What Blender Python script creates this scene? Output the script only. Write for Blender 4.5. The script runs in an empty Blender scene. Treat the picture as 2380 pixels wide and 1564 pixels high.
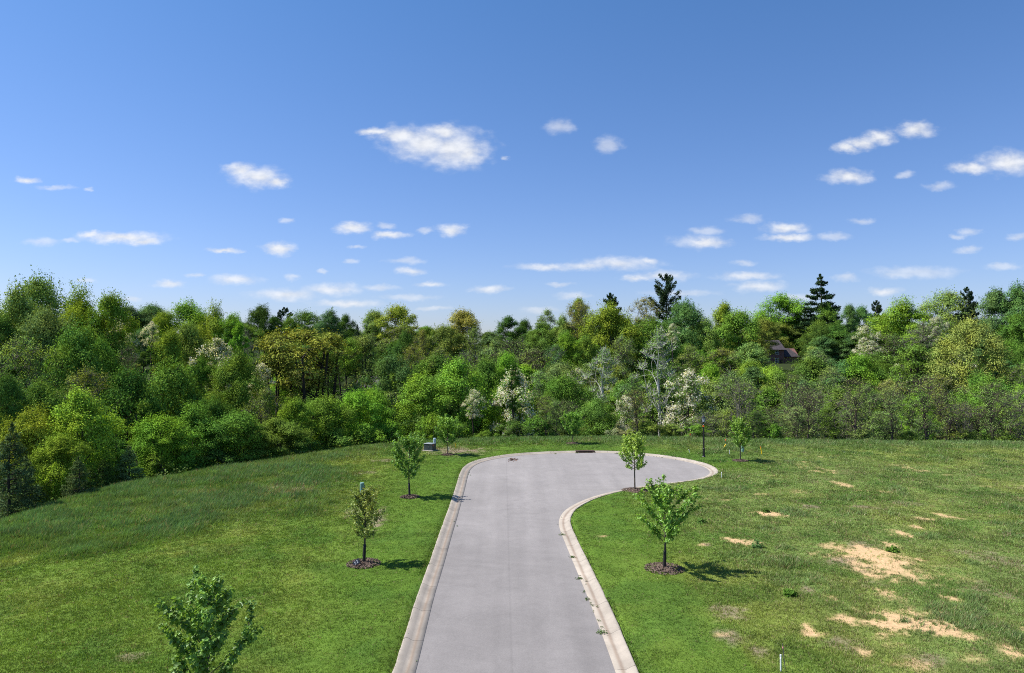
import bpy, math, random
import numpy as np
from mathutils import Vector, Matrix

random.seed(7)
rng = np.random.default_rng(7)
S = bpy.context.scene
COL = S.collection

# ------------------------------------------------------------------ camera
W_, H_ = 2379.0, 1564.0            # picture units used for measuring
F_ = 1586.0                        # focal length in those units
CAM_H = 10.5
PITCH = math.atan((815.0 - 782.0) / F_)
cam = bpy.data.cameras.new("camera")
cam.sensor_width = 36.0
cam.lens = 36.0 * F_ / W_
cam.clip_start = 0.1
cam.clip_end = 20000
camo = bpy.data.objects.new("camera", cam)
COL.objects.link(camo)
camo.location = (0, 0, CAM_H)
camo.rotation_euler = (math.radians(90) + PITCH, 0, 0)
S.camera = camo

# ------------------------------------------------------------------ render / exposure
S.view_settings.view_transform = 'Standard'
S.view_settings.look = 'None'
S.view_settings.gamma = 1.0
S.view_settings.exposure = 0.75
S.cycles.max_bounces = 6
S.cycles.diffuse_bounces = 2
S.cycles.filter_width = 1.05
S.cycles.glossy_bounces = 2
S.cycles.transmission_bounces = 4
S.cycles.transparent_max_bounces = 6
S.cycles.sample_clamp_indirect = 4.0
S.cycles.use_denoising = False
S.render.film_transparent = False

# ------------------------------------------------------------------ sun and sky
SUN_EL = math.radians(54)
SUN_DIR = Vector((-0.995, 0.10, 0)).normalized()          # where the sun stands (over the left of the view)
SUN_AZ = math.atan2(SUN_DIR.x, SUN_DIR.y)
sun = bpy.data.lights.new("sun", 'SUN')
sun.energy = 5.0
sun.angle = math.radians(0.5)
sun.color = (1.0, 0.955, 0.89)
suno = bpy.data.objects.new("sun", sun)
COL.objects.link(suno)
sv = Vector((SUN_DIR.x * math.cos(SUN_EL), SUN_DIR.y * math.cos(SUN_EL), math.sin(SUN_EL)))
suno.rotation_euler = sv.to_track_quat('Z', 'Y').to_euler()
suno.location = sv * 100


def ray(px, py):
    """Direction of the view ray through a measured picture point."""
    u = (px - W_ / 2) / F_
    v = -(py - H_ / 2) / F_
    c, s = math.cos(PITCH), math.sin(PITCH)
    return np.array([u, c - v * s, s + v * c])


SKY_STRENGTH = 0.105
CLOUDS = [  # picture x, y, half width, half height
    (872, 304, 46, 9), (935, 314, 62, 20), (985, 334, 84, 34), (1050, 345, 80, 42), (1032, 306, 46, 18), (1086, 358, 44, 28), (562, 397, 40, 16), (598, 412, 56, 22), (637, 424, 34, 12),
    (2005, 332, 34, 14), (2042, 320, 38, 16), (1968, 343, 34, 12), (2128, 301, 40, 17),
    (2345, 378, 70, 25), (2258, 390, 48, 12), (1970, 411, 50, 15),
    (820, 531, 40, 12), (905, 547, 38, 8), (1048, 535, 32, 13), (285, 553, 92, 12), (215, 546, 30, 8), (340, 560, 40, 9),
    (520, 581, 40, 6), (648, 578, 32, 13), (1642, 563, 52, 10), (1828, 530, 50, 12), (1833, 552, 60, 8),
    (1265, 621, 68, 8), (1435, 613, 90, 14), (1360, 619, 60, 10), (1505, 608, 24, 8),
    (1540, 642, 62, 11), (1478, 646, 30, 7), (958, 630, 34, 8), (545, 651, 56, 11), (395, 660, 36, 7),
    (765, 672, 66, 13), (665, 684, 74, 13), (812, 705, 76, 8), (1000, 662, 34, 7), (1138, 672, 46, 8),
    (1738, 642, 66, 10), (1762, 667, 60, 12), (2055, 677, 38, 9), (63, 419, 28, 7),
    ]
FAINT = [
    (1300, 293, 34, 15), (1412, 336, 28, 16), (2180, 432, 32, 10), (130, 436, 40, 5), (203, 440, 12, 4), (1176, 367, 12, 5),
    (897, 523, 26, 7), (985, 536, 20, 6), (100, 562, 44, 9), (166, 560, 20, 6), (1937, 550, 36, 8), (1740, 507, 38, 9),
    (2005, 513, 26, 7), (2252, 539, 22, 9), (2225, 550, 20, 5), (2250, 580, 32, 7), (2365, 552, 24, 9), (665, 512, 16, 5),
    (940, 606, 42, 7), (812, 608, 18, 5), (825, 576, 22, 4), (2130, 633, 92, 12), (2090, 640, 50, 8), (1965, 645, 28, 9),
    (1333, 687, 40, 8), (200, 652, 24, 5), (310, 693, 20, 5), (1730, 612, 28, 6), (880, 670, 40, 7), (1620, 560, 60, 14),
    (455, 640, 20, 5), (755, 630, 14, 4), (1300, 660, 30, 5), (1010, 716, 40, 5), (2330, 620, 40, 8), (1860, 690, 70, 8),
    (2100, 408, 20, 8), (1255, 720, 40, 7), (950, 690, 60, 6), (1580, 680, 70, 8), (1640, 535, 40, 9), (680, 645, 18, 6)]

world = bpy.data.worlds.new("World")
S.world = world
world.use_nodes = True
wt = world.node_tree
wt.nodes.clear()


def N(tree, typ, **kw):
    n = tree.nodes.new(typ)
    for k, v in kw.items():
        setattr(n, k, v)
    return n


def build_world():
    L = wt.links.new
    out = N(wt, 'ShaderNodeOutputWorld')
    bg = N(wt, 'ShaderNodeBackground')
    bg.inputs['Strength'].default_value = SKY_STRENGTH
    sky = N(wt, 'ShaderNodeTexSky', sky_type='NISHITA', sun_disc=False)
    sky.sun_elevation = SUN_EL
    sky.sun_rotation = SUN_AZ
    sky.altitude = 150
    sky.air_density = 1.0
    sky.dust_density = 0.6
    sky.ozone_density = 2.6
    tc = N(wt, 'ShaderNodeTexCoord')
    sep = N(wt, 'ShaderNodeSeparateXYZ')
    L(tc.outputs['Generated'], sep.inputs[0])
    ymax = N(wt, 'ShaderNodeMath', operation='MAXIMUM')
    L(sep.outputs['Y'], ymax.inputs[0])
    ymax.inputs[1].default_value = 0.02
    du = N(wt, 'ShaderNodeMath', operation='DIVIDE')
    dv = N(wt, 'ShaderNodeMath', operation='DIVIDE')
    L(sep.outputs['X'], du.inputs[0]); L(ymax.outputs[0], du.inputs[1])
    L(sep.outputs['Z'], dv.inputs[0]); L(ymax.outputs[0], dv.inputs[1])
    uv = N(wt, 'ShaderNodeCombineXYZ')
    L(du.outputs[0], uv.inputs[0]); L(dv.outputs[0], uv.inputs[1])
    # flat wisps: stretch the noise sideways
    st = N(wt, 'ShaderNodeVectorMath', operation='MULTIPLY')
    L(uv.outputs[0], st.inputs[0]); st.inputs[1].default_value = (1.0, 1.7, 1.0)
    n1 = N(wt, 'ShaderNodeTexNoise'); n1.inputs['Scale'].default_value = 32; n1.inputs['Detail'].default_value = 6; n1.inputs['Roughness'].default_value = 0.62
    L(st.outputs[0], n1.inputs['Vector'])
    n2 = N(wt, 'ShaderNodeTexNoise'); n2.inputs['Scale'].default_value = 46; n2.inputs['Detail'].default_value = 5; n2.inputs['Roughness'].default_value = 0.52
    L(st.outputs[0], n2.inputs['Vector'])
    off = N(wt, 'ShaderNodeVectorMath', operation='SUBTRACT')
    L(n1.outputs['Color'], off.inputs[0]); off.inputs[1].default_value = (0.5, 0.5, 0.5)
    wob = N(wt, 'ShaderNodeVectorMath', operation='MULTIPLY_ADD')
    L(off.outputs[0], wob.inputs[0]); wob.inputs[1].default_value = (0.038, 0.016, 0); L(uv.outputs[0], wob.inputs[2])

    def field(lst):
        acc = None
        for (px, py, a, b) in lst:
            d = ray(px, py)
            u0, v0 = d[0] / d[1], d[2] / d[1]
            sa, sb = F_ / (a * 1.12), F_ / (b * 1.22)
            m = N(wt, 'ShaderNodeVectorMath', operation='MULTIPLY_ADD')
            L(wob.outputs[0], m.inputs[0])
            m.inputs[1].default_value = (sa, sb, 0)
            m.inputs[2].default_value = (-u0 * sa, -v0 * sb, 0)
            ln = N(wt, 'ShaderNodeVectorMath', operation='LENGTH')
            L(m.outputs[0], ln.inputs[0])
            if acc is None:
                acc = ln.outputs['Value']
            else:
                mn = N(wt, 'ShaderNodeMath', operation='SMOOTH_MIN')
                L(acc, mn.inputs[0]); L(ln.outputs['Value'], mn.inputs[1]); mn.inputs[2].default_value = 0.15
                acc = mn.outputs[0]
        return acc

    def alpha(acc, lo, hi, amp, top):
        s = N(wt, 'ShaderNodeMath', operation='MULTIPLY_ADD')
        L(n2.outputs['Fac'], s.inputs[0]); s.inputs[1].default_value = amp; L(acc, s.inputs[2])
        r = N(wt, 'ShaderNodeMapRange', interpolation_type='SMOOTHSTEP')
        L(s.outputs[0], r.inputs['Value'])
        r.inputs['From Min'].default_value = hi; r.inputs['From Max'].default_value = lo
        r.inputs['To Min'].default_value = 0.0; r.inputs['To Max'].default_value = top
        return r.outputs['Result']
    a1h = alpha(field([c for c in CLOUDS if c[1] < 590]), 0.46, 1.80, 1.0, 0.93)
    a1l = alpha(field([c for c in CLOUDS if c[1] >= 590]), 0.4, 1.85, 1.1, 0.80)
    am_ = N(wt, 'ShaderNodeMath', operation='MAXIMUM'); L(a1h, am_.inputs[0]); L(a1l, am_.inputs[1]); a1 = am_.outputs[0]
    a2 = alpha(field(FAINT), 0.6, 1.8, 1.0, 0.45)
    mx = N(wt, 'ShaderNodeMath', operation='MAXIMUM')
    L(a1, mx.inputs[0]); L(a2, mx.inputs[1])
    # only in front of the horizon line
    gate = N(wt, 'ShaderNodeMath', operation='GREATER_THAN')
    L(sep.outputs['Y'], gate.inputs[0]); gate.inputs[1].default_value = 0.05
    ga = N(wt, 'ShaderNodeMath', operation='MULTIPLY')
    L(mx.outputs[0], ga.inputs[0]); L(gate.outputs[0], ga.inputs[1])
    # clouds a touch greyer where the noise is thick
    shade = N(wt, 'ShaderNodeMapRange')
    L(n2.outputs['Fac'], shade.inputs['Value'])
    shade.inputs['From Min'].default_value = 0.35; shade.inputs['From Max'].default_value = 0.7
    shade.inputs['To Min'].default_value = 1.0; shade.inputs['To Max'].default_value = 0.84
    cc = N(wt, 'ShaderNodeVectorMath', operation='SCALE')
    cc.inputs[0].default_value = (5.35, 5.45, 5.65)
    L(shade.outputs['Result'], cc.inputs['Scale'])
    tint = N(wt, 'ShaderNodeMix', data_type='RGBA', blend_type='MULTIPLY')
    tint.inputs['Factor'].default_value = 1.0
    L(sky.outputs[0], tint.inputs['A'])
    # paler and more violet towards the horizon, deeper blue overhead
    el = N(wt, 'ShaderNodeMapRange'); L(sep.outputs['Z'], el.inputs['Value'])
    el.inputs['From Min'].default_value = 0.05; el.inputs['From Max'].default_value = 0.46
    tm = N(wt, 'ShaderNodeMix', data_type='RGBA')
    L(el.outputs['Result'], tm.inputs['Factor'])
    tm.inputs['A'].default_value = (0.61, 0.635, 0.84, 1)
    tm.inputs['B'].default_value = (0.44, 0.66, 0.885, 1)
    L(tm.outputs['Result'], tint.inputs['B'])
    mix = N(wt, 'ShaderNodeMix', data_type='RGBA')
    L(ga.outputs[0], mix.inputs['Factor'])
    L(tint.outputs['Result'], mix.inputs['A'])
    L(cc.outputs[0], mix.inputs['B'])
    L(mix.outputs['Result'], bg.inputs['Color'])
    L(bg.outputs[0], out.inputs['Surface'])


build_world()
world.cycles.sampling_method = 'MANUAL'
world.cycles.sample_map_resolution = 512

# ------------------------------------------------------------------ helpers: noise, mesh, things


def vnoise(x, y, seed=0):
    xi = np.floor(x).astype(np.int64); yi = np.floor(y).astype(np.int64)
    fx = x - xi; fy = y - yi
    fx = fx * fx * (3 - 2 * fx); fy = fy * fy * (3 - 2 * fy)

    def h(a, b):
        n = (a * 374761393 + b * 668265263 + seed * 974634777) & 0x7fffffff
        n = ((n ^ (n >> 13)) * 1274126177) & 0x7fffffff
        return ((n ^ (n >> 16)) & 0xffff) / 65535.0
    return (h(xi, yi) * (1 - fx) + h(xi + 1, yi) * fx) * (1 - fy) + (h(xi, yi + 1) * (1 - fx) + h(xi + 1, yi + 1) * fx) * fy


def fbm(x, y, scale, seed=0, octs=4):
    t = 0.0; a = 0.5; f = 1.0 / scale; s = 0
    for i in range(octs):
        t = t + a * vnoise(x * f + 17.3 * i, y * f - 9.1 * i, seed + i)
        s += a; a *= 0.55; f *= 2.07
    return t / s


def sstep(a, b, x):
    t = np.clip((x - a) / (b - a), 0, 1)
    return t * t * (3 - 2 * t)


def mesh_np(name, verts, faces, mats=(), mat_idx=None, smooth=False):
    """Mesh from numpy arrays; faces is an (n,k) array or a list of such arrays."""
    if not isinstance(faces, list):
        faces = [faces]
    faces = [np.asarray(f, np.int32) for f in faces if len(f)]
    me = bpy.data.meshes.new(name)
    nv = len(verts)
    me.vertices.add(nv)
    me.vertices.foreach_set('co', np.ascontiguousarray(verts, np.float32).ravel())
    loops = np.concatenate([f.ravel() for f in faces])
    sizes = np.concatenate([np.full(len(f), f.shape[1], np.int32) for f in faces])
    starts = np.concatenate([[0], np.cumsum(sizes)[:-1]]).astype(np.int32)
    me.loops.add(len(loops))
    me.loops.foreach_set('vertex_index', loops.astype(np.int32))
    me.polygons.add(len(sizes))
    me.polygons.foreach_set('loop_start', starts)
    me.polygons.foreach_set('loop_total', sizes)
    if mat_idx is not None:
        me.polygons.foreach_set('material_index', np.asarray(mat_idx, np.int32))
    me.polygons.foreach_set('use_smooth', np.full(len(sizes), smooth, bool))
    for m in mats:
        me.materials.append(m)
    me.update(calc_edges=True)
    return me


class MB:
    """Collects simple shapes into one mesh."""

    def __init__(s):
        s.v = []; s.f = []

    def add(s, verts, faces):
        o = len(s.v)
        s.v += [tuple(p) for p in verts]
        s.f += [tuple(o + i for i in q) for q in faces]
        return s

    def box(s, c, d, rz=0.0, bev=0.0):
        x, y, z = d[0] / 2, d[1] / 2, d[2] / 2
        b = min(bev, x * .9, y * .9, z * .9)
        ca, sa = math.cos(rz), math.sin(rz)
        if b <= 0:
            p = [(-x, -y, -z), (x, -y, -z), (x, y, -z), (-x, y, -z), (-x, -y, z), (x, -y, z), (x, y, z), (-x, y, z)]
            f = [(0, 3, 2, 1), (4, 5, 6, 7), (0, 1, 5, 4), (1, 2, 6, 5), (2, 3, 7, 6), (3, 0, 4, 7)]
        else:
            def ring(i, j, k):
                return [(-x + i, -y + j, k), (x - i, -y + j, k), (x - i, y - j, k), (-x + i, y - j, k)]
            p = ring(b, b, -z) + ring(0, 0, -z + b) + ring(0, 0, z - b) + ring(b, b, z)
            f = [(3, 2, 1, 0), (12, 13, 14, 15)]
            for r in range(3):
                for k in range(4):
                    f.append((r * 4 + k, r * 4 + (k + 1) % 4, r * 4 + 4 + (k + 1) % 4, r * 4 + 4 + k))
        p = [(c[0] + a * ca - q * sa, c[1] + a * sa + q * ca, c[2] + w) for a, q, w in p]
        return s.add(p, f)

    def tube(s, pts, rad, n=8, cap=True):
        pts = [Vector(p) for p in pts]
        if not isinstance(rad, (list, tuple)):
            rad = [rad] * len(pts)
        vs = []; up = Vector((0.31, 0.92, 0.17))
        for i, p in enumerate(pts):
            t = (pts[min(i + 1, len(pts) - 1)] - pts[max(i - 1, 0)]).normalized()
            a = t.cross(up)
            if a.length < 1e-3:
                a = t.cross(Vector((1, 0, 0)))
            a.normalize(); b = t.cross(a)
            for k in range(n):
                th = 2 * math.pi * k / n
                vs.append(p + (a * math.cos(th) + b * math.sin(th)) * rad[i])
        fs = []
        for i in range(len(pts) - 1):
            for k in range(n):
                k2 = (k + 1) % n
                fs.append((i * n + k, i * n + k2, (i + 1) * n + k2, (i + 1) * n + k))
        if cap:
            fs.append(tuple(range(n))[::-1]); fs.append(tuple((len(pts) - 1) * n + k for k in range(n)))
        return s.add(vs, fs)

    def lathe(s, prof, n=16, c=(0, 0, 0)):
        return s.tube_z(prof, n, c)

    def tube_z(s, prof, n, c):
        vs = []
        for r, z in prof:
            for k in range(n):
                th = 2 * math.pi * k / n
                vs.append((c[0] + r * math.cos(th), c[1] + r * math.sin(th), c[2] + z))
        fs = []
        for i in range(len(prof) - 1):
            for k in range(n):
                k2 = (k + 1) % n
                fs.append((i * n + k, i * n + k2, (i + 1) * n + k2, (i + 1) * n + k))
        fs.append(tuple(range(n))[::-1]); fs.append(tuple((len(prof) - 1) * n + k for k in range(n)))
        return s.add(vs, fs)

    def build(s, name, mat, parent=None, smooth=False):
        me = bpy.data.meshes.new(name)
        me.from_pydata(s.v, [], s.f)
        me.materials.append(mat)
        if smooth:
            me.polygons.foreach_set('use_smooth', [True] * len(me.polygons))
        me.update()
        return link(name, me, parent)


def link(name, me, parent=None):
    o = bpy.data.objects.new(name, me)
    COL.objects.link(o)
    if parent is not None:
        o.parent = parent
    return o


def tag(o, label=None, cat=None, group=None, kind=None):
    if label: o['label'] = label
    if cat: o['category'] = cat
    if group: o['group'] = group
    if kind: o['kind'] = kind
    return o


def thing(name, label, cat, loc, rz=0.0, group=None):
    o = bpy.data.objects.new(name, None)
    COL.objects.link(o)
    o.empty_display_size = 0.3
    o.location = loc
    o.rotation_euler = (0, 0, rz)
    return tag(o, label, cat, group)


# ------------------------------------------------------------------ materials


def new_mat(name):
    m = bpy.data.materials.new(name)
    m.use_nodes = True
    t = m.node_tree
    t.nodes.clear()
    out = N(t, 'ShaderNodeOutputMaterial')
    return m, t, out


def simple(name, col, rough=0.6, metal=0.0, noise=0.12, nscale=8.0, spec=0.4, bump=0.0):
    m, t, out = new_mat(name)
    L = t.links.new
    b = N(t, 'ShaderNodeBsdfPrincipled')
    b.inputs['Roughness'].default_value = rough
    b.inputs['Metallic'].default_value = metal
    b.inputs['Specular IOR Level'].default_value = spec
    tc = N(t, 'ShaderNodeTexCoord')
    nz = N(t, 'ShaderNodeTexNoise'); nz.inputs['Scale'].default_value = nscale; nz.inputs['Detail'].default_value = 5
    L(tc.outputs['Object'], nz.inputs['Vector'])
    r = N(t, 'ShaderNodeMapRange'); L(nz.outputs['Fac'], r.inputs['Value'])
    r.inputs['From Min'].default_value = .3; r.inputs['From Max'].default_value = .7
    r.inputs['To Min'].default_value = 1 - noise; r.inputs['To Max'].default_value = 1 + noise
    sc = N(t, 'ShaderNodeVectorMath', operation='SCALE'); sc.inputs[0].default_value = col[:3]
    L(r.outputs['Result'], sc.inputs['Scale']); L(sc.outputs[0], b.inputs['Base Color'])
    if bump:
        bp = N(t, 'ShaderNodeBump'); bp.inputs['Strength'].default_value = bump; bp.inputs['Distance'].default_value = 0.02
        L(nz.outputs['Fac'], bp.inputs['Height']); L(bp.outputs[0], b.inputs['Normal'])
    L(b.outputs[0], out.inputs['Surface'])
    return m


def leaf_mat(name, col=None, transl=0.32, var=0.45, gloss=0.06, attr=None):
    """Thin leaf: diffuse plus light coming through. Colour from the object's own colour, or fixed, or a mesh attribute."""
    m, t, out = new_mat(name)
    L = t.links.new
    g = N(t, 'ShaderNodeNewGeometry')
    r = N(t, 'ShaderNodeMapRange'); L(g.outputs['Random Per Island'], r.inputs['Value'])
    r.inputs['To Min'].default_value = 1 - var; r.inputs['To Max'].default_value = 1 + var
    nz = N(t, 'ShaderNodeTexNoise'); nz.inputs['Scale'].default_value = 0.55; nz.inputs['Detail'].default_value = 3
    L(g.outputs['Position'], nz.inputs['Vector'])
    r2 = N(t, 'ShaderNodeMapRange'); L(nz.outputs['Fac'], r2.inputs['Value'])
    r2.inputs['From Min'].default_value = .3; r2.inputs['From Max'].default_value = .7
    r2.inputs['To Min'].default_value = .82; r2.inputs['To Max'].default_value = 1.2
    mu = N(t, 'ShaderNodeMath', operation='MULTIPLY'); L(r.outputs['Result'], mu.inputs[0]); L(r2.outputs['Result'], mu.inputs[1])
    sc = N(t, 'ShaderNodeVectorMath', operation='SCALE')
    if attr:
        a = N(t, 'ShaderNodeAttribute', attribute_name=attr); L(a.outputs['Color'], sc.inputs[0])
    elif col is None:
        oi = N(t, 'ShaderNodeObjectInfo'); L(oi.outputs['Color'], sc.inputs[0])
    else:
        sc.inputs[0].default_value = col
    L(mu.outputs[0], sc.inputs['Scale'])
    hz = N(t, 'ShaderNodeTexNoise'); hz.inputs['Scale'].default_value = .33; hz.inputs['Detail'].default_value = 4
    L(g.outputs['Position'], hz.inputs['Vector'])
    hr = N(t, 'ShaderNodeMapRange'); L(hz.outputs['Fac'], hr.inputs['Value']); hr.inputs['From Min'].default_value = .38; hr.inputs['From Max'].default_value = .64
    hm = N(t, 'ShaderNodeMix', data_type='RGBA'); L(hr.outputs['Result'], hm.inputs['Factor'])
    hm.inputs['A'].default_value = (.88, .98, 1.05, 1); hm.inputs['B'].default_value = (1.13, 1.06, .85, 1)
    sc0 = sc
    sc = N(t, 'ShaderNodeVectorMath', operation='MULTIPLY'); L(sc0.outputs[0], sc.inputs[0])
    if col is None and not attr:
        L(hm.outputs['Result'], sc.inputs[1])
    else:
        sc.inputs[1].default_value = (1, 1, 1)
    d = N(t, 'ShaderNodeBsdfDiffuse'); L(sc.outputs[0], d.inputs['Color'])
    tr = N(t, 'ShaderNodeBsdfTranslucent')
    tm = N(t, 'ShaderNodeVectorMath', operation='MULTIPLY'); L(sc.outputs[0], tm.inputs[0]); tm.inputs[1].default_value = (1.25, 1.15, 0.6)
    L(tm.outputs[0], tr.inputs['Color'])
    mx = N(t, 'ShaderNodeMixShader'); mx.inputs[0].default_value = transl
    L(d.outputs[0], mx.inputs[1]); L(tr.outputs[0], mx.inputs[2])
    last = mx
    if gloss:
        gl = N(t, 'ShaderNodeBsdfGlossy'); gl.inputs['Roughness'].default_value = 0.5; gl.inputs['Color'].default_value = (.9, .95, 1, 1)
        m2 = N(t, 'ShaderNodeMixShader'); m2.inputs[0].default_value = gloss
        L(mx.outputs[0], m2.inputs[1]); L(gl.outputs[0], m2.inputs[2]); last = m2
    L(last.outputs[0], out.inputs['Surface'])
    return m


M_LEAF = leaf_mat('tree_leaf', transl=.17, var=.36, gloss=0)
M_NEEDLE = leaf_mat('pine_needle', transl=0.15, var=0.4, gloss=0.0)
M_BLOSSOM = leaf_mat('white_blossom', (0.66, 0.65, 0.53), transl=0.42, var=0.15, gloss=0.0)
M_YLEAF = leaf_mat('young_leaf', transl=0.36, var=0.4, gloss=0.025)
M_GRASS = leaf_mat('grass_blade', transl=0.30, var=0.38, gloss=0.015, attr='col')
M_UNDER = leaf_mat('undergrowth_leaf', transl=0.22, var=0.4, gloss=0.0, attr='col')
M_BARK = simple('bark', (0.085, 0.07, 0.055), .9, noise=.35, nscale=3, spec=.1, bump=.4)
M_BARKDARK = simple('dark_bark', (0.045, 0.037, 0.030), .9, noise=.35, nscale=3, spec=.1, bump=.4)
M_BARKGREY = simple('grey_twig_bark', (0.15, 0.135, 0.115), .9, noise=.25, nscale=3, spec=.1, bump=.3)
M_BARKWHITE = simple('white_bark', (0.50, 0.49, 0.45), .8, noise=.25, nscale=1.2, spec=.2, bump=.2)
M_BLACK = simple('black_metal', (0.010, 0.010, 0.012), .35, noise=.2, spec=.5)
M_GUARD = simple('black_trunk_guard', (0.016, 0.015, 0.014), .7, noise=.4, nscale=20)
M_MULCH = simple('brown_mulch', (0.150, 0.110, 0.088), .95, noise=.5, nscale=25, spec=.1, bump=.8)
M_GREENBOX = simple('grey_green_paint', (0.040, 0.055, 0.054), .5, noise=.2, nscale=4, spec=.4)
M_PED = simple('pale_green_plastic', (0.16, 0.29, 0.25), .5, noise=.12)
M_PEDBLUE = simple('pale_blue_plastic', (0.33, 0.45, 0.52), .5, noise=.1)
M_YELLOW = simple('yellow_plastic', (0.75, 0.50, 0.015), .5, noise=.1)
M_ORANGE = simple('orange_tape', (0.85, 0.12, 0.02), .5, noise=.1)
M_PINK = simple('pink_tape', (0.75, 0.28, 0.30), .5, noise=.1)
M_WHITE = simple('white_plastic', (0.68, 0.70, 0.72), .45, noise=.06)
M_STEEL = simple('weathered_steel', (0.17, 0.155, 0.15), .5, metal=.4, noise=.3, nscale=20)
M_CONC = simple('inlet_concrete', (0.33, 0.30, 0.26), .9, noise=.2, nscale=6, bump=.2)
M_RUST = simple('rusty_iron', (0.055, 0.032, 0.022), .8, noise=.5, nscale=15)
M_SLOTSHADE = simple('inlet_shade_black', (0.01, 0.01, 0.01), .9)
M_BRICK = None
M_ROOF = simple('dark_shingle', (0.060, 0.050, 0.055), .9, noise=.35, nscale=2.0, bump=.5)
M_ROOFGREY = simple('grey_shingle', (0.17, 0.15, 0.165), .9, noise=.3, nscale=2.0, bump=.5)
M_TRIM = simple('white_trim', (0.75, 0.75, 0.75), .6, noise=.05)
M_WGLASS = simple('window_glass', (0.03, 0.035, 0.04), .08, noise=.1, spec=.8)
M_SIDING = simple('grey_siding', (0.20, 0.19, 0.18), .8, noise=.15)
M_DRIVE = simple('pale_driveway', (0.36, 0.31, 0.28), .9, noise=.2, nscale=.8)
M_LAMPGLASS = simple('frosted_lamp_glass', (0.42, 0.47, 0.52), .2, noise=.08, spec=.7)
M_SIGN = simple('black_sign', (0.012, 0.012, 0.016), .3, noise=.15, spec=.6)
M_SIGNTEXT = simple('grey_sign_paint', (0.40, 0.42, 0.46), .5, noise=.1)
M_LITTER = simple('dead_leaf', (0.14, 0.075, 0.05), .9, noise=.4, nscale=10)


def brick_mat():
    m, t, out = new_mat('red_brick')
    L = t.links.new
    b = N(t, 'ShaderNodeBsdfPrincipled'); b.inputs['Roughness'].default_value = .9
    tc = N(t, 'ShaderNodeTexCoord')
    mp = N(t, 'ShaderNodeMapping'); mp.inputs['Rotation'].default_value = (math.radians(90), 0, 0)
    L(tc.outputs['Object'], mp.inputs[0])
    br = N(t, 'ShaderNodeTexBrick')
    br.inputs['Color1'].default_value = (.20, .065, .055, 1); br.inputs['Color2'].default_value = (.15, .05, .045, 1); br.inputs['Mortar'].default_value = (.3, .25, .22, 1)
    br.inputs['Scale'].default_value = 4.5
    L(mp.outputs[0], br.inputs[0]); L(br.outputs[0], b.inputs['Base Color'])
    L(b.outputs[0], out.inputs[0])
    return m


M_BRICK = brick_mat()

# ------------------------------------------------------------------ terrain
# picture points of the lawn's far edge -> world outline of the level ground
EDGE = [(-30.4, 40.6), (-30.4, 51.4), (-26.0, 60.2), (-21.0, 67.4), (-16.7, 73.4), (-10.5, 78.8), (-4.5, 80.7), (5.7, 81.9),
        (14, 82.1), (21.2, 81.4), (25.7, 79.2), (33, 78.9), (40.4, 78.4), (49, 77.8), (58, 77.0), (75, 76), (110, 74), (160, 60)]
PLATEAU = np.array([(160, -120), (-60, -120), (-33, 0), (-31, 28)] + EDGE)

# asphalt outline, measured round from the near left corner
RD = [(932, 1680), (965, 1564), (987, 1475), (1009, 1385), (1031, 1312), (1049, 1247), (1062, 1203), (1073, 1163), (1082, 1128), (1087, 1107), (1093, 1091), (1109, 1078.5), (1137, 1069.5), (1193, 1060),
      (1273, 1054.5), (1361, 1052.3), (1433, 1053.6), (1513, 1060), (1573, 1068.5), (1625, 1080.5), (1646, 1091), (1650, 1098), (1645, 1105), (1617, 1113.5), (1573, 1119.5),
      (1520, 1126), (1473, 1133), (1430, 1141), (1393, 1149.5), (1366, 1158), (1345, 1167), (1325, 1177), (1309, 1189), (1300, 1203), (1297.5, 1215), (1301, 1231), (1317, 1271), (1339, 1324), (1365, 1386), (1396, 1467), (1431, 1564), (1470, 1680)]
ROAD_Z = -0.125


def plane_pt(px, py, z=0.0):
    d = ray(px, py)
    k = (z - CAM_H) / d[2]
    return np.array([d[0] * k, d[1] * k])


def catmull(P, step=0.35):
    P = np.asarray(P, float)
    Q = np.vstack([2 * P[0] - P[1], P, 2 * P[-1] - P[-2]])
    out = []
    for i in range(1, len(Q) - 2):
        p0, p1, p2, p3 = Q[i - 1], Q[i], Q[i + 1], Q[i + 2]
        n = max(2, int(np.linalg.norm(p2 - p1) / step))
        for k in range(n):
            t = k / n
            out.append(0.5 * ((2 * p1) + (-p0 + p2) * t + (2 * p0 - 5 * p1 + 4 * p2 - p3) * t * t + (-p0 + 3 * p1 - 3 * p2 + p3) * t ** 3))
    out.append(Q[-2])
    return np.array(out)


_rw = np.array([plane_pt(x, y, ROAD_Z) for x, y in RD])
# carry the street on towards and behind the camera
_rw = np.vstack([[(-2.55, -40), (-2.75, -10), (-2.95, 6)], _rw, [(3.75, 6), (3.85, -10), (4.0, -40)]])
ROAD_IN = catmull(_rw)
# smooth the traced outline a little and space it evenly
for _ in range(4):
    m = ROAD_IN.copy(); m[1:-1] = (ROAD_IN[:-2] + 2 * ROAD_IN[1:-1] + ROAD_IN[2:]) / 4; ROAD_IN = m
_seg = np.concatenate([[0], np.cumsum(np.linalg.norm(np.diff(ROAD_IN, axis=0), axis=1))])
_n = int(_seg[-1] / 0.3)
ROAD_IN = np.stack([np.interp(np.linspace(0, _seg[-1], _n), _seg, ROAD_IN[:, k]) for k in (0, 1)], 1)
for _ in range(8):
    m = ROAD_IN.copy(); m[1:-1] = (ROAD_IN[:-2] + 2 * ROAD_IN[1:-1] + ROAD_IN[2:]) / 4; ROAD_IN = m
_t = np.gradient(ROAD_IN, axis=0); _t /= np.linalg.norm(_t, axis=1)[:, None]
ROAD_NRM = np.stack([-_t[:, 1], _t[:, 0]], 1)         # points to the grass (outline runs clockwise seen from above)
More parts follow.
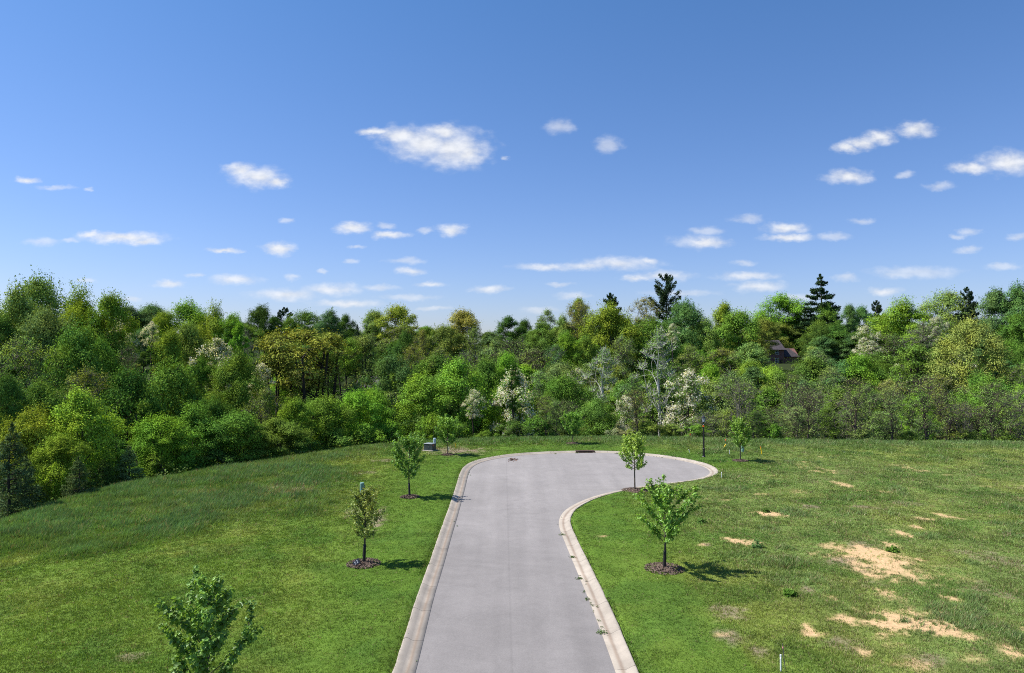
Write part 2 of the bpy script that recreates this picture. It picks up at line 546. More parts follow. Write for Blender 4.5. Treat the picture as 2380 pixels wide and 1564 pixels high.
CURB_W = 0.72
ROAD_OUT = ROAD_IN + ROAD_NRM * CURB_W


def seg_dist(X, Y, P, closed=True):
    d = np.full(X.shape, 1e9)
    n = len(P)
    for i in range(n if closed else n - 1):
        a = P[i]; b = P[(i + 1) % n]
        ab = b - a
        t = np.clip(((X - a[0]) * ab[0] + (Y - a[1]) * ab[1]) / (ab @ ab + 1e-12), 0, 1)
        d = np.minimum(d, (X - a[0] - ab[0] * t) ** 2 + (Y - a[1] - ab[1] * t) ** 2)
    return np.sqrt(d)


def inside(X, Y, P):
    c = np.zeros(X.shape, bool)
    n = len(P)
    for i in range(n):
        x1, y1 = P[i]; x2, y2 = P[(i + 1) % n]
        if y1 == y2:
            continue
        k = ((y1 > Y) != (y2 > Y)) & (X < (x2 - x1) * (Y - y1) / (y2 - y1) + x1)
        c ^= k
    return c


def out_dist(X, Y):
    """Metres outside the level lawn (0 inside)."""
    d = seg_dist(X, Y, PLATEAU)
    return np.where(inside(X, Y, PLATEAU), 0.0, d), d


def far_z(X, Y):
    r = sstep(92, 215, Y + 0.10 * np.abs(X)) * 13.5 + sstep(215, 420, Y) * 5
    r = r - 7 + (fbm(X, Y, 60, 5) - .5) * 4
    left = sstep(-38, -75, X)
    return r + left * 3.0


ROAD_COARSE = ROAD_OUT[::6]


def terrain(X, Y):
    X = np.asarray(X, float); Y = np.asarray(Y, float)
    od, _ = out_dist(X, Y)
    s = od
    fall = 0.5 * s * s / (s + 3.0)
    fz = far_z(X, Y)
    z = -fall
    k = sstep(6, 30, s)
    z = np.where(s > 0, np.maximum(z, -40) * (1 - k) + fz * k, 0.0)
    und = (fbm(X, Y, 14, 21, 3) - .5) * 0.22
    rd = np.sqrt(np.min([(X - p[0]) ** 2 + (Y - p[1]) ** 2 for p in ROAD_COARSE], axis=0)) if X.size < 5e5 else 0
    und = und * sstep(1.2, 6, rd)
    return z + und


def ground_pt(px, py):
    """Where the view ray through a picture point meets the terrain."""
    d = ray(px, py)
    ks = np.linspace(15, 420, 4000)
    P = np.array([0, 0, CAM_H])[None] + d[None] * ks[:, None]
    h = terrain(P[:, 0], P[:, 1])
    i = np.argmax(P[:, 2] < h)
    if not (P[:, 2] < h).any():
        i = len(ks) - 1
    a, b = P[max(i - 1, 0)], P[i]
    ha, hb = a[2] - h[max(i - 1, 0)], b[2] - h[i]
    t = ha / (ha - hb + 1e-9)
    q = a + (b - a) * t
    return Vector((q[0], q[1], float(terrain(np.array([q[0]]), np.array([q[1]]))[0])))


def gz(x, y):
    return float(terrain(np.array([x]), np.array([y]))[0])


# --------- lawn colour fields (world positions)
def ell(px, py, a, b, z=0.0):
    c = plane_pt(px, py, z)
    d = c[1]
    return c[0], c[1], a * d / F_, b * d * d / (F_ * CAM_H)


DIRT = [(2046, 1303, 68, 34, 1.0), (2020, 1330, 26, 14, .9), (2085, 1318, 30, 20, 1.), (2131, 1457, 100, 24, 1.0), (2090, 1440, 50, 12, 1), (2190, 1470, 60, 14, 1), (1975, 1443, 52, 7, .95), (1882, 1466, 11, 12, 1), (1895, 1482, 20, 9, 1),
        (1712, 1254, 28, 6, 1), (1745, 1258, 20, 4, .8), (1787, 1194, 24, 5, 1), (2075, 1143, 22, 4, 1), (2114, 1087, 13, 4, 1), (2085, 1081, 24, 1.5, .9), (2140, 1093, 18, 2, .8), (1767, 1147, 18, 2.4, .9), (1867, 1073, 22, 1.5, 1),
        (2094, 1239, 20, 7, .95), (1930, 1389, 14, 5, .9), (2049, 1382, 26, 15, .75), (2213, 1392, 12, 7, .9), (2370, 1522, 34, 15, .95), (2005, 1522, 14, 8, .8), (1906, 1062, 6, 2, 1), (2131, 1225, 12, 3, .9), (2366, 1215, 14, 3, .9),
        (1852, 1140, 18, 4, .8), (1934, 1293, 14, 4, .85), (1685, 1160, 15, 1.5, .8), (1640, 1159, 10, 1.5, .8), (1398, 1246, 10, 3, .8), (1632, 1268, 12, 3, .8), (2148, 1204, 20, 3, .7), (2065, 1265, 12, 6, .85),
        (1930, 1270, 22, 8, .7), (1945, 1155, 14, 2, .8), (2005, 1139, 18, 1.6, .8), (2200, 1103, 16, 1.6, .8), (2365, 1157, 20, 1.5, .8), (2120, 1545, 40, 10, .6), (2250, 1535, 30, 9, .5), (1680, 1480, 10, 4, .6),
        (2190, 1425, 18, 5, .7), (1990, 1420, 14, 4, .6), (2260, 1480, 26, 8, .8), (2160, 1175, 12, 1.5, .7), (2290, 1130, 14, 1.4, .7), (1800, 1105, 16, 1.4, .7)]
GREYD = [(1961, 1307, 28, 13, .9), (1990, 1265, 40, 10, .7), (1690, 1425, 30, 12, .7), (1700, 1480, 28, 14, .7), (1765, 1515, 14, 10, .8), (1640, 1265, 12, 3, .9), (1880, 1178, 22, 4, .8), (2005, 1178, 26, 4, .8), (2320, 1300, 50, 22, .6),
         (1950, 1500, 50, 16, .6), (1870, 1370, 12, 5, .9), (2330, 1380, 30, 14, .6), (2160, 1540, 40, 12, .7),
         (673, 1142, 58, 10, 1.), (640, 1130, 16, 5, .9), (476, 1147, 30, 4, 1.), (730, 1128, 20, 6, .5), (955, 1046, 26, 7, 1.), (1068, 1046, 46, 8, .95), (1030, 1044, 30, 7, .7), (872, 1212, 14, 10, .9), (880, 1188, 10, 8, .8), (812, 1192, 14, 8, .6),
         (1365, 1024, 40, 2, .7), (890, 1070, 26, 3, .7), (850, 1097, 26, 3, .6), (310, 1525, 24, 6, .6), (560, 1390, 10, 6, .5)]
YELLOW = [(376, 1173, 46, 7, 1.), (493, 1280, 90, 12, 1.), (560, 1240, 60, 16, .6), (120, 1230, 46, 14, .9), (20, 1310, 30, 30, .9), (30, 1400, 60, 60, .5), (700, 1330, 60, 60, .3), (830, 1100, 60, 20, .4), (520, 1420, 60, 30, .4),
          (1620, 1420, 70, 40, .4), (1760, 1340, 90, 40, .35), (1980, 1150, 200, 14, .4), (2000, 1060, 260, 10, .3), (2250, 1200, 150, 40, .35), (760, 1075, 70, 9, .5)]


def blobs(X, Y, lst, seed):
    wx = (fbm(X, Y, 2.2, seed) - .5) * 2.0; wy = (fbm(X, Y, 2.2, seed + 9) - .5) * 3.0
    fx = (fbm(X, Y, .5, seed + 3, 4) - .5) + .7 * (fbm(X, Y, .16, seed + 5, 2) - .5)
    m = np.zeros(X.shape)
    for (px, py, a, b, w) in lst:
        x0, y0, ra, rb = ell(px, py, a, b)
        if seed == 41 and py < 1180: w = w * .55; ra *= .85
        lim = max(.15, min(ra, rb))
        sx = min(1.0, lim / 1.2)
        r = np.sqrt(((X + wx * sx - x0) / max(ra, .12)) ** 2 + ((Y + wy * sx - y0) / max(rb, .12)) ** 2)
        m = np.maximum(m, w * sstep(1.6, .5, r + fx * 2.0))
    return np.clip(m, 0, 1)


def tall_field(X, Y):
    """Long blue-green grass on the left of the lawn and beside the far edge."""
    p = np.array([plane_pt(x, y) for x, y in ((0, 1190), (250, 1120), (500, 1082), (780, 1062), (800, 1120), (760, 1170), (620, 1215), (420, 1255), (200, 1275), (0, 1300))])
    p[0, 0] -= 8; p[-1, 0] -= 8
    d = seg_dist(X, Y, p)
    ins = inside(X, Y, p)
    sd = np.where(ins, -d, d)
    t = sstep(2.4, -2.5, sd + (fbm(X, Y, 4.5, 31) - .5) * 7)
    t = t * (0.35 + .65 * sstep(.34, .58, fbm(X, Y, 3.4, 33)))
    _, ed = out_dist(X, Y)
    rim = sstep(7, 1, ed + (fbm(X, Y, 3, 35) - .5) * 5) * .62
    tufts = .45 * sstep(.66, .75, fbm(X, Y, 2.6, 36, 3)) * sstep(8, 16, X)
    return np.clip(np.maximum(np.maximum(t, rim), tufts), 0, 1)


def lawn_fields(X, Y):
    rd = np.full(X.shape, 1e9)
    for p in ROAD_OUT[::4]:
        rd = np.minimum(rd, (X - p[0]) ** 2 + (Y - p[1]) ** 2)
    rd = np.sqrt(rd)
    inr = inside(X, Y, ROAD_OUT[::2])
    rd = np.where(inr, -rd, rd)
    dirt = blobs(X, Y, DIRT, 41)
    dirt = np.maximum(dirt, .8 * sstep(.775, .82, fbm(X, Y * .6, 2.0, 47, 4)) * sstep(12, 17, X) * sstep(66, 58, Y))
    grey = blobs(X, Y, GREYD, 51)
    grey = np.maximum(grey, .45 * sstep(.68, .76, fbm(X, Y * .7, 3.0, 57, 4)) * sstep(9, 15, X) * sstep(64, 54, Y))
    yel = blobs(X, Y, YELLOW, 61)
    yel = np.clip(np.maximum(yel, .75 * sstep(.5, .68, fbm(X, Y * .55, 7.5, 63))) + .25 * sstep(.5, .7, fbm(X, Y, 1.1, 64, 3)), 0, 1)
    tall = tall_field(X, Y)
    mown = sstep(6.5, 2.5, rd + (fbm(X, Y, 4, 65) - .5) * 4)
    mown = np.where(X > 8, mown * sstep(58, 64, Y), mown)
    right = sstep(7, 15, X) * (1 - mown)
    n1 = fbm(X, Y, 3.0, 71); n2 = fbm(X, Y, .6, 72, 3)
    G_mid = np.array([.138, .222, .034]); G_rich = np.array([.110, .200, .028]); G_yel = np.array([.275, .300, .070])
    G_tall = np.array([.090, .190, .078]); G_dull = np.array([.195, .265, .080]); C_dirt = np.array([.50, .34, .185]); C_grey = np.array([.22, .17, .125])
    c = G_mid[None] * np.ones((X.size, 1))

    def mix(c, k, q):
        k = k.reshape(-1, 1)
        return c * (1 - k) + q[None] * k
    c = mix(c, .75 * right, G_dull)
    c = mix(c, .85 * mown, G_rich)
    c = mix(c, yel * (.55 - .4 * mown), G_yel)
    c = mix(c, tall * .78, G_tall)
    c = mix(c, .55 * sstep(.5, .68, n1), np.array([.085, .175, .030]))
    n3 = fbm(X, Y, 1.5, 73, 3)
    g = c * 1.0 * (0.62 + .46 * n2 + .30 * n3).reshape(-1, 1)
    return dict(col=g, dirt=dirt, grey=grey, tall=tall, mown=mown, rd=rd, C_dirt=C_dirt, C_grey=C_grey, right=right)


def build_ground():
    def axis(lo, hi, step, a, b):
        f = list(np.arange(lo, hi + 1e-6, step))
        x = hi; s = step
        up = []
        while x < b:
            s *= 1.22; x += s; up.append(x)
        x = lo; s = step; dn = []
        while x > a:
            s *= 1.22; x -= s; dn.append(x)
        return np.array(dn[::-1] + f + up)
    xs = axis(-44, 66, .30, -6000, 6000)
    ys = axis(14, 92, .30, -1500, 9000)
    X, Y = np.meshgrid(xs, ys, indexing='ij')
    sh = X.shape
    X = X.ravel(); Y = Y.ravel()
    Z = terrain_big(X, Y)
    fine = (X > -50) & (X < 75) & (Y > 8) & (Y < 96)
    Fd = lawn_fields(X[fine], Y[fine])
    od, _ = out_dist(X, Y)
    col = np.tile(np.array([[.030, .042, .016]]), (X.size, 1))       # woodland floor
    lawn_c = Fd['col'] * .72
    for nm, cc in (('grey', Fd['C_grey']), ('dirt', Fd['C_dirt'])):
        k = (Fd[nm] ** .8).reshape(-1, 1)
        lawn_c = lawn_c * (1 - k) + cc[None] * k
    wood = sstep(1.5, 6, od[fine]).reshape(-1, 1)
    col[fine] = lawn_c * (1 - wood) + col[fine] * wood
    flat = (~fine) & (od < .5)
    col[flat] = (.065, .11, .022)
    # sink the sheet under the street
    rd = np.full(X.shape, 9.)
    rd[fine] = Fd['rd']
    near = (~fine) & (np.abs(X) < 9) & (Y < 20)
    if near.any():
        r2 = np.full(near.sum(), 1e9)
        for p in ROAD_OUT[::6]:
            r2 = np.minimum(r2, (X[near] - p[0]) ** 2 + (Y[near] - p[1]) ** 2)
        ii = inside(X[near], Y[near], ROAD_OUT[::3])
        rd[near] = np.where(ii, -np.sqrt(r2), np.sqrt(r2))
    Z = np.where(rd < -.02, np.minimum(Z, 0) - .32 * sstep(-.02, -.30, rd) - .03, Z)
    nx, ny = sh
    idx = np.arange(nx * ny).reshape(sh)
    q = np.stack([idx[:-1, :-1], idx[1:, :-1], idx[1:, 1:], idx[:-1, 1:]], -1).reshape(-1, 4)
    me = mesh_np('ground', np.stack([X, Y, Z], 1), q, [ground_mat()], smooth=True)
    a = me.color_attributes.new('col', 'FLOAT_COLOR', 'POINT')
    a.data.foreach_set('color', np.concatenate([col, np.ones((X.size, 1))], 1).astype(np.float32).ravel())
    o = link('ground', me)
    tag(o, kind='structure', label='uneven grassy ground with bare sandy patches falling away to woods', cat='ground')


def terrain_big(X, Y):
    out = np.empty(X.size)
    for i in range(0, X.size, 100000):
        out[i:i + 100000] = terrain(X[i:i + 100000], Y[i:i + 100000])
    return out


def ground_mat():
    m, t, out = new_mat('lawn_soil')
    L = t.links.new
    b = N(t, 'ShaderNodeBsdfPrincipled'); b.inputs['Roughness'].default_value = 1; b.inputs['Specular IOR Level'].default_value = .05
    at = N(t, 'ShaderNodeAttribute', attribute_name='col')
    g = N(t, 'ShaderNodeNewGeometry')
    nz = N(t, 'ShaderNodeTexNoise'); nz.inputs['Scale'].default_value = 9; nz.inputs['Detail'].default_value = 7; nz.inputs['Roughness'].default_value = .7
    L(g.outputs['Position'], nz.inputs['Vector'])
    r = N(t, 'ShaderNodeMapRange'); L(nz.outputs['Fac'], r.inputs['Value'])
    r.inputs['From Min'].default_value = .3; r.inputs['From Max'].default_value = .7; r.inputs['To Min'].default_value = .62; r.inputs['To Max'].default_value = 1.3
    sc = N(t, 'ShaderNodeVectorMath', operation='SCALE'); L(at.outputs['Color'], sc.inputs[0]); L(r.outputs['Result'], sc.inputs['Scale'])
    L(sc.outputs[0], b.inputs['Base Color'])
    bp = N(t, 'ShaderNodeBump'); bp.inputs['Strength'].default_value = .6; bp.inputs['Distance'].default_value = .05
    L(nz.outputs['Fac'], bp.inputs['Height']); L(bp.outputs[0], b.inputs['Normal'])
    L(b.outputs[0], out.inputs[0])
    return m


build_ground()


# ------------------------------------------------------------------ road, kerb
def road_mat():
    m, t, out = new_mat('worn_asphalt')
    L = t.links.new
    b = N(t, 'ShaderNodeBsdfPrincipled'); b.inputs['Roughness'].default_value = .92; b.inputs['Specular IOR Level'].default_value = .25
    g = N(t, 'ShaderNodeNewGeometry')

    def noise(scale, det=5, rough=.6, vec=None, dist=0):
        n = N(t, 'ShaderNodeTexNoise'); n.inputs['Scale'].default_value = scale; n.inputs['Detail'].default_value = det; n.inputs['Roughness'].default_value = rough
        n.inputs['Distortion'].default_value = dist
        L(vec or g.outputs['Position'], n.inputs['Vector'])
        return n.outputs['Fac']

    def rng_(v, a, b_, c, d):
        r = N(t, 'ShaderNodeMapRange'); L(v, r.inputs['Value'])
        for k, q in zip(('From Min', 'From Max', 'To Min', 'To Max'), (a, b_, c, d)):
            r.inputs[k].default_value = q
        return r.outputs['Result']

    def mul(a, b_):
        n = N(t, 'ShaderNodeMath', operation='MULTIPLY'); L(a, n.inputs[0])
        if isinstance(b_, float): n.inputs[1].default_value = b_
        else: L(b_, n.inputs[1])
        return n.outputs[0]
    v = rng_(noise(.16, 4), .35, .65, .93, 1.07)
    # long streaks along the street and round the turning circle
    mp = N(t, 'ShaderNodeMapping'); mp.inputs['Scale'].default_value = (1.1, .06, 1); mp.inputs['Rotation'].default_value = (0, 0, -.01)
    L(g.outputs['Position'], mp.inputs[0])
    v = mul(v, rng_(noise(1.0, 4, .6, mp.outputs[0]), .35, .65, .945, 1.05))
    sub = N(t, 'ShaderNodeVectorMath', operation='SUBTRACT'); L(g.outputs['Position'], sub.inputs[0]); sub.inputs[1].default_value = (6.5, 60.5, 0)
    ln = N(t, 'ShaderNodeVectorMath', operation='LENGTH'); L(sub.outputs[0], ln.inputs[0])
    cr = N(t, 'ShaderNodeCombineXYZ'); L(ln.outputs['Value'], cr.inputs[0])
    v2 = rng_(noise(1.3, 3, .5, cr.outputs[0]), .35, .65, .95, 1.04)
    msk = rng_(noise(.11, 2), .45, .6, 0, 1)
    mm = N(t, 'ShaderNodeMix', data_type='FLOAT'); L(msk, mm.inputs['Factor']); mm.inputs['A'].default_value = 1.0; L(v2, mm.inputs['B'])
    v = mul(v, mm.outputs['Result'])
    v = mul(v, rng_(noise(48, 3, .8), .3, .7, .78, 1.2))
    v = mul(v, rng_(noise(15, 4, .8), .3, .7, .89, 1.1))
    v = mul(v, rng_(noise(.55, 6, .7, None, 1.5), .4, .7, 1.03, .93))
    v = mul(v, rng_(noise(5, 6, .75), .3, .7, .95, 1.05))
    # hairline cracks and scuffs
    vo = N(t, 'ShaderNodeTexVoronoi', feature='DISTANCE_TO_EDGE'); vo.inputs['Scale'].default_value = .17
    wv = N(t, 'ShaderNodeVectorMath', operation='MULTIPLY_ADD')
    nn = N(t, 'ShaderNodeTexNoise'); nn.inputs['Scale'].default_value = .5; nn.inputs['Detail'].default_value = 6
    L(g.outputs['Position'], nn.inputs['Vector']); L(nn.outputs['Color'], wv.inputs[0]); wv.inputs[1].default_value = (2.4, 2.4, 0); L(g.outputs['Position'], wv.inputs[2])
    L(wv.outputs[0], vo.inputs['Vector'])
    v = mul(v, rng_(vo.outputs['Distance'], 0.0, .005, .93, 1.0))
    # paving seam down the middle
    sx = N(t, 'ShaderNodeSeparateXYZ'); L(g.outputs['Position'], sx.inputs[0])
    ax = N(t, 'ShaderNodeMath', operation='MULTIPLY_ADD'); L(sx.outputs['Y'], ax.inputs[0]); ax.inputs[1].default_value = .0125; L(sx.outputs['X'], ax.inputs[2])
    ax2 = N(t, 'ShaderNodeMath', operation='ADD'); L(ax.outputs[0], ax2.inputs[0]); ax2.inputs[1].default_value = -.28
    ab = N(t, 'ShaderNodeMath', operation='ABSOLUTE'); L(ax2.outputs[0], ab.inputs[0])
    v = mul(v, rng_(ab.outputs[0], .02, .06, .93, 1.0))
    # dark oil scuff beside the turn
    d2 = N(t, 'ShaderNodeVectorMath', operation='SUBTRACT'); L(g.outputs['Position'], d2.inputs[0]); d2.inputs[1].default_value = tuple(plane_pt(1225, 1168)) + (0,)
    d3 = N(t, 'ShaderNodeVectorMath', operation='MULTIPLY'); L(d2.outputs[0], d3.inputs[0]); d3.inputs[1].default_value = (.55, .22, 0)
    dl = N(t, 'ShaderNodeVectorMath', operation='LENGTH'); L(d3.outputs[0], dl.inputs[0])
    am = mul(rng_(dl.outputs['Value'], .3, 1.2, 1, 0), rng_(noise(1.6, 7, .75), .5, .62, 0, .16))
    iv = N(t, 'ShaderNodeMath', operation='SUBTRACT'); iv.inputs[0].default_value = 1; L(am, iv.inputs[1])
    v = mul(v, iv.outputs[0])
    # the turning circle is paler than the approach
    v = mul(v, rng_(sx.outputs['Y'], 26, 56, .94, 1.14))
    sc = N(t, 'ShaderNodeVectorMath', operation='SCALE'); # two paler wheel tracks worn along the street
    tw = mul(rng_(ab.outputs[0], .55, 1.15, 0, 1), rng_(ab.outputs[0], 1.25, 2.0, 1, 0))
    tq = N(t, 'ShaderNodeMath', operation='MULTIPLY_ADD'); L(mul(tw, rng_(noise(.4, 4), .35, .6, .2, 1.0)), tq.inputs[0]); tq.inputs[1].default_value = .075; tq.inputs[2].default_value = .975
    v = mul(v, tq.outputs[0])
    sc.inputs[0].default_value = (.202, .188, .181); L(v, sc.inputs['Scale'])
    L(sc.outputs[0], b.inputs['Base Color'])
    bp = N(t, 'ShaderNodeBump'); bp.inputs['Strength'].default_value = .25; bp.inputs['Distance'].default_value = .01
    L(noise(60, 3, .8), bp.inputs['Height']); L(bp.outputs[0], b.inputs['Normal'])
    L(b.outputs[0], out.inputs[0])
    return m


def curb_mat():
    m, t, out = new_mat('kerb_concrete')
    L = t.links.new
    b = N(t, 'ShaderNodeBsdfPrincipled'); b.inputs['Roughness'].default_value = .9; b.inputs['Specular IOR Level'].default_value = .2
    uv = N(t, 'ShaderNodeAttribute', attribute_name='lay')
    sp = N(t, 'ShaderNodeSeparateXYZ'); L(uv.outputs['Vector'], sp.inputs[0])
    g = N(t, 'ShaderNodeNewGeometry')
    n1 = N(t, 'ShaderNodeTexNoise'); n1.inputs['Scale'].default_value = 1.1; n1.inputs['Detail'].default_value = 7; n1.inputs['Roughness'].default_value = .65
    L(g.outputs['Position'], n1.inputs['Vector'])
    n2 = N(t, 'ShaderNodeTexNoise'); n2.inputs['Scale'].default_value = 40; n2.inputs['Detail'].default_value = 3
    L(g.outputs['Position'], n2.inputs['Vector'])

    def R(v, a, b_, c, d, typ='LINEAR'):
        r = N(t, 'ShaderNodeMapRange', interpolation_type=typ); L(v, r.inputs['Value'])
        for k, q in zip(('From Min', 'From Max', 'To Min', 'To Max'), (a, b_, c, d)):
            r.inputs[k].default_value = q
        return r.outputs['Result']

    def M(op, a, b_):
        n = N(t, 'ShaderNodeMath', operation=op)
        for i, q in enumerate((a, b_)):
            if isinstance(q, (int, float)): n.inputs[i].default_value = q
            else: L(q, n.inputs[i])
        return n.outputs[0]
    # dirty waterline along the gutter
    w = M('ADD', sp.outputs['Y'], M('MULTIPLY', M('SUBTRACT', n1.outputs['Fac'], .5), .16))
    st = M('ABSOLUTE', M('SUBTRACT', w, .36), 0)
    stain = R(st, .0, .17, .7, 0.0, 'SMOOTHSTEP')
    mixc = N(t, 'ShaderNodeMix', data_type='RGBA'); L(stain, mixc.inputs['Factor'])
    mixc.inputs['A'].default_value = (.330, .290, .242, 1); mixc.inputs['B'].default_value = (.235, .175, .13, 1)
    # joints every 2.9 m, filled with dirt
    jm = M('ADD', sp.outputs['X'], M('MULTIPLY', M('SUBTRACT', n1.outputs['Fac'], .5), .25))
    fr = M('ABSOLUTE', M('SUBTRACT', M('FRACT', M('DIVIDE', jm, 2.9), 0), .5), 0)
    jt = R(fr, .0, .0075, .22, 1.0)
    v = M('MULTIPLY', R(n1.outputs['Fac'], .3, .7, .78, 1.13), R(n2.outputs['Fac'], .3, .7, .93, 1.06))
    v = M('MULTIPLY', v, jt)
    # each slab weathered a little differently
    wn = N(t, 'ShaderNodeTexWhiteNoise', noise_dimensions='1D'); L(M('FLOOR', M('ADD', M('DIVIDE', sp.outputs['X'], 2.9), .5), 0), wn.inputs['W'])
    v = M('MULTIPLY', v, R(wn.outputs['Value'], 0, 1, .93, 1.05))
    sc = N(t, 'ShaderNodeVectorMath', operation='SCALE'); L(mixc.outputs['Result'], sc.inputs[0]); L(v, sc.inputs['Scale'])
    L(sc.outputs[0], b.inputs['Base Color'])
    L(b.outputs[0], out.inputs[0])
    return m


def build_road():
    P = ROAD_IN
    n = len(P)
    # asphalt: outline filled, slightly tucked under the kerb's lip
    Pi = P + ROAD_NRM * .03
    import bmesh
    bm = bmesh.new()
    vs = [bm.verts.new((p[0], p[1], ROAD_Z)) for p in Pi]
    bm.faces.new(vs[::-1])
    bmesh.ops.triangulate(bm, faces=bm.faces[:])
    bm.normal_update()
    for f in bm.faces:
        if f.normal.z < 0: f.normal_flip()
    me = bpy.data.meshes.new('road'); bm.to_mesh(me); bm.free()
    me.materials.append(road_mat())
    tag(link('road', me), 'worn pale grey asphalt street ending in a round turning circle', 'road', kind='structure')
    prof = [(0.0, -.30), (0.0, -.112), (.30, -.132), (.36, -.125), (.46, -.075), (.56, -.020), (.66, .008), (.715, .010), (.725, -.01), (.725, -.30)]
    V = []; A = []
    al = np.concatenate([[0], np.cumsum(np.linalg.norm(np.diff(P, axis=0), axis=1))])
    # stop the rolled kerb from folding over itself on tight bends: offset along smoothed normals
    nr = ROAD_NRM.copy()
    for _ in range(6):
        q = nr.copy(); q[1:-1] = (nr[:-2] + 2 * nr[1:-1] + nr[2:]) / 4; nr = q / np.linalg.norm(q, axis=1)[:, None]
    jit = (fbm(al, al * 0 + 3.3, .8, 91, 3) - .5) * .05
    for s, z in prof:
        ss = s + (jit if s > .7 else 0)
        q = P + nr * np.reshape(ss, (-1, 1)) if np.ndim(ss) else P + nr * ss
        V.append(np.column_stack([q, np.full(n, z)])); A.append(np.column_stack([al, np.full(n, s / .725), np.zeros(n)]))
    V = np.concatenate(V); A = np.concatenate(A)
    k = len(prof)
    idx = np.arange(k * n).reshape(k, n)
    q = np.stack([idx[:-1, :-1], idx[:-1, 1:], idx[1:, 1:], idx[1:, :-1]], -1).reshape(-1, 4)
    me = mesh_np('kerb', V, q, [curb_mat()], smooth=True)
    at = me.attributes.new('lay', 'FLOAT_VECTOR', 'POINT')
    at.data.foreach_set('vector', A.astype(np.float32).ravel())
    tag(link('kerb', me), 'pale rolled concrete kerb and gutter edging the street and turning circle', 'kerb', kind='structure')


build_road()

# ------------------------------------------------------------------ young street trees: where they stand (used to keep grass off the mulch)
YT = [  # base x, y (picture), top y, crown width px, crown bottom y, colour, seed, mulch radius, style
    dict(b=None, w=(-8.55, 19.25), h=4.3, cw=2.2, cb=.5, dens=1.7, col=(0.172, 0.293, 0.051), seed=3, mr=.6, style='shoots', guard=False,
         label='young leafy maple in the near corner, cut off by the bottom of the view'),
    dict(b=(845, 1310), top=1124, cw=76, cb=1250, col=(0.236, 0.283, 0.065), seed=11, mr=.75, style='thin', guard=True,
         label='thin upright young tree with sparse reddish green leaves beside the black number plaque'),
    dict(b=(952, 1155), top=1003, cw=78, cb=1112, col=(0.172, 0.322, 0.055), seed=21, mr=.62, style='maple', guard=True,
         label='young tree on the verge whose shadow reaches the straight kerb'),
    dict(b=(1040, 1057), top=966, cw=62, cb=1031, col=(0.196, 0.356, 0.051), seed=31, mr=.6, style='maple', guard=False,
         label='young tree beside the grey-green utility box'),
    dict(b=(1331, 1031), top=957, cw=46, cb=1012, col=(0.219, 0.379, 0.051), seed=41, mr=.8, style='maple', guard=False,
         label='small young tree behind the storm drain inlet'),
    dict(b=(1475, 1140), top=1004, cw=74, cb=1088, col=(0.288, 0.425, 0.078), seed=51, mr=.9, style='maple', guard=False,
         label='young tree seen against the grey turning circle, on the inside of its bend'),
    dict(b=(1543, 1322), top=1117, cw=128, cb=1256, col=(0.196, 0.346, 0.051), seed=61, mr=.85, style='shoots', guard=True,
         label='young maple with a wide mulch ring and a strong shadow in the patchy field'),
    dict(b=(1720, 1071), top=966, cw=50, cb=1040, col=(0.219, 0.368, 0.06), seed=71, mr=.7, style='maple', guard=False,
         label='young tree standing in front of the pale green pedestal past the lamp'),
]
for t in YT:
    if t['b'] is not None:
        p = ground_pt(*t['b'])
        d = p.y
        t['w'] = (p.x, p.y)
        t['h'] = (t['b'][1] - t['top']) * d / F_ * 1.005
        t['cw'] = t['cw'] * d / F_
        t['cb'] = (t['b'][1] - t['cb']) * d / F_


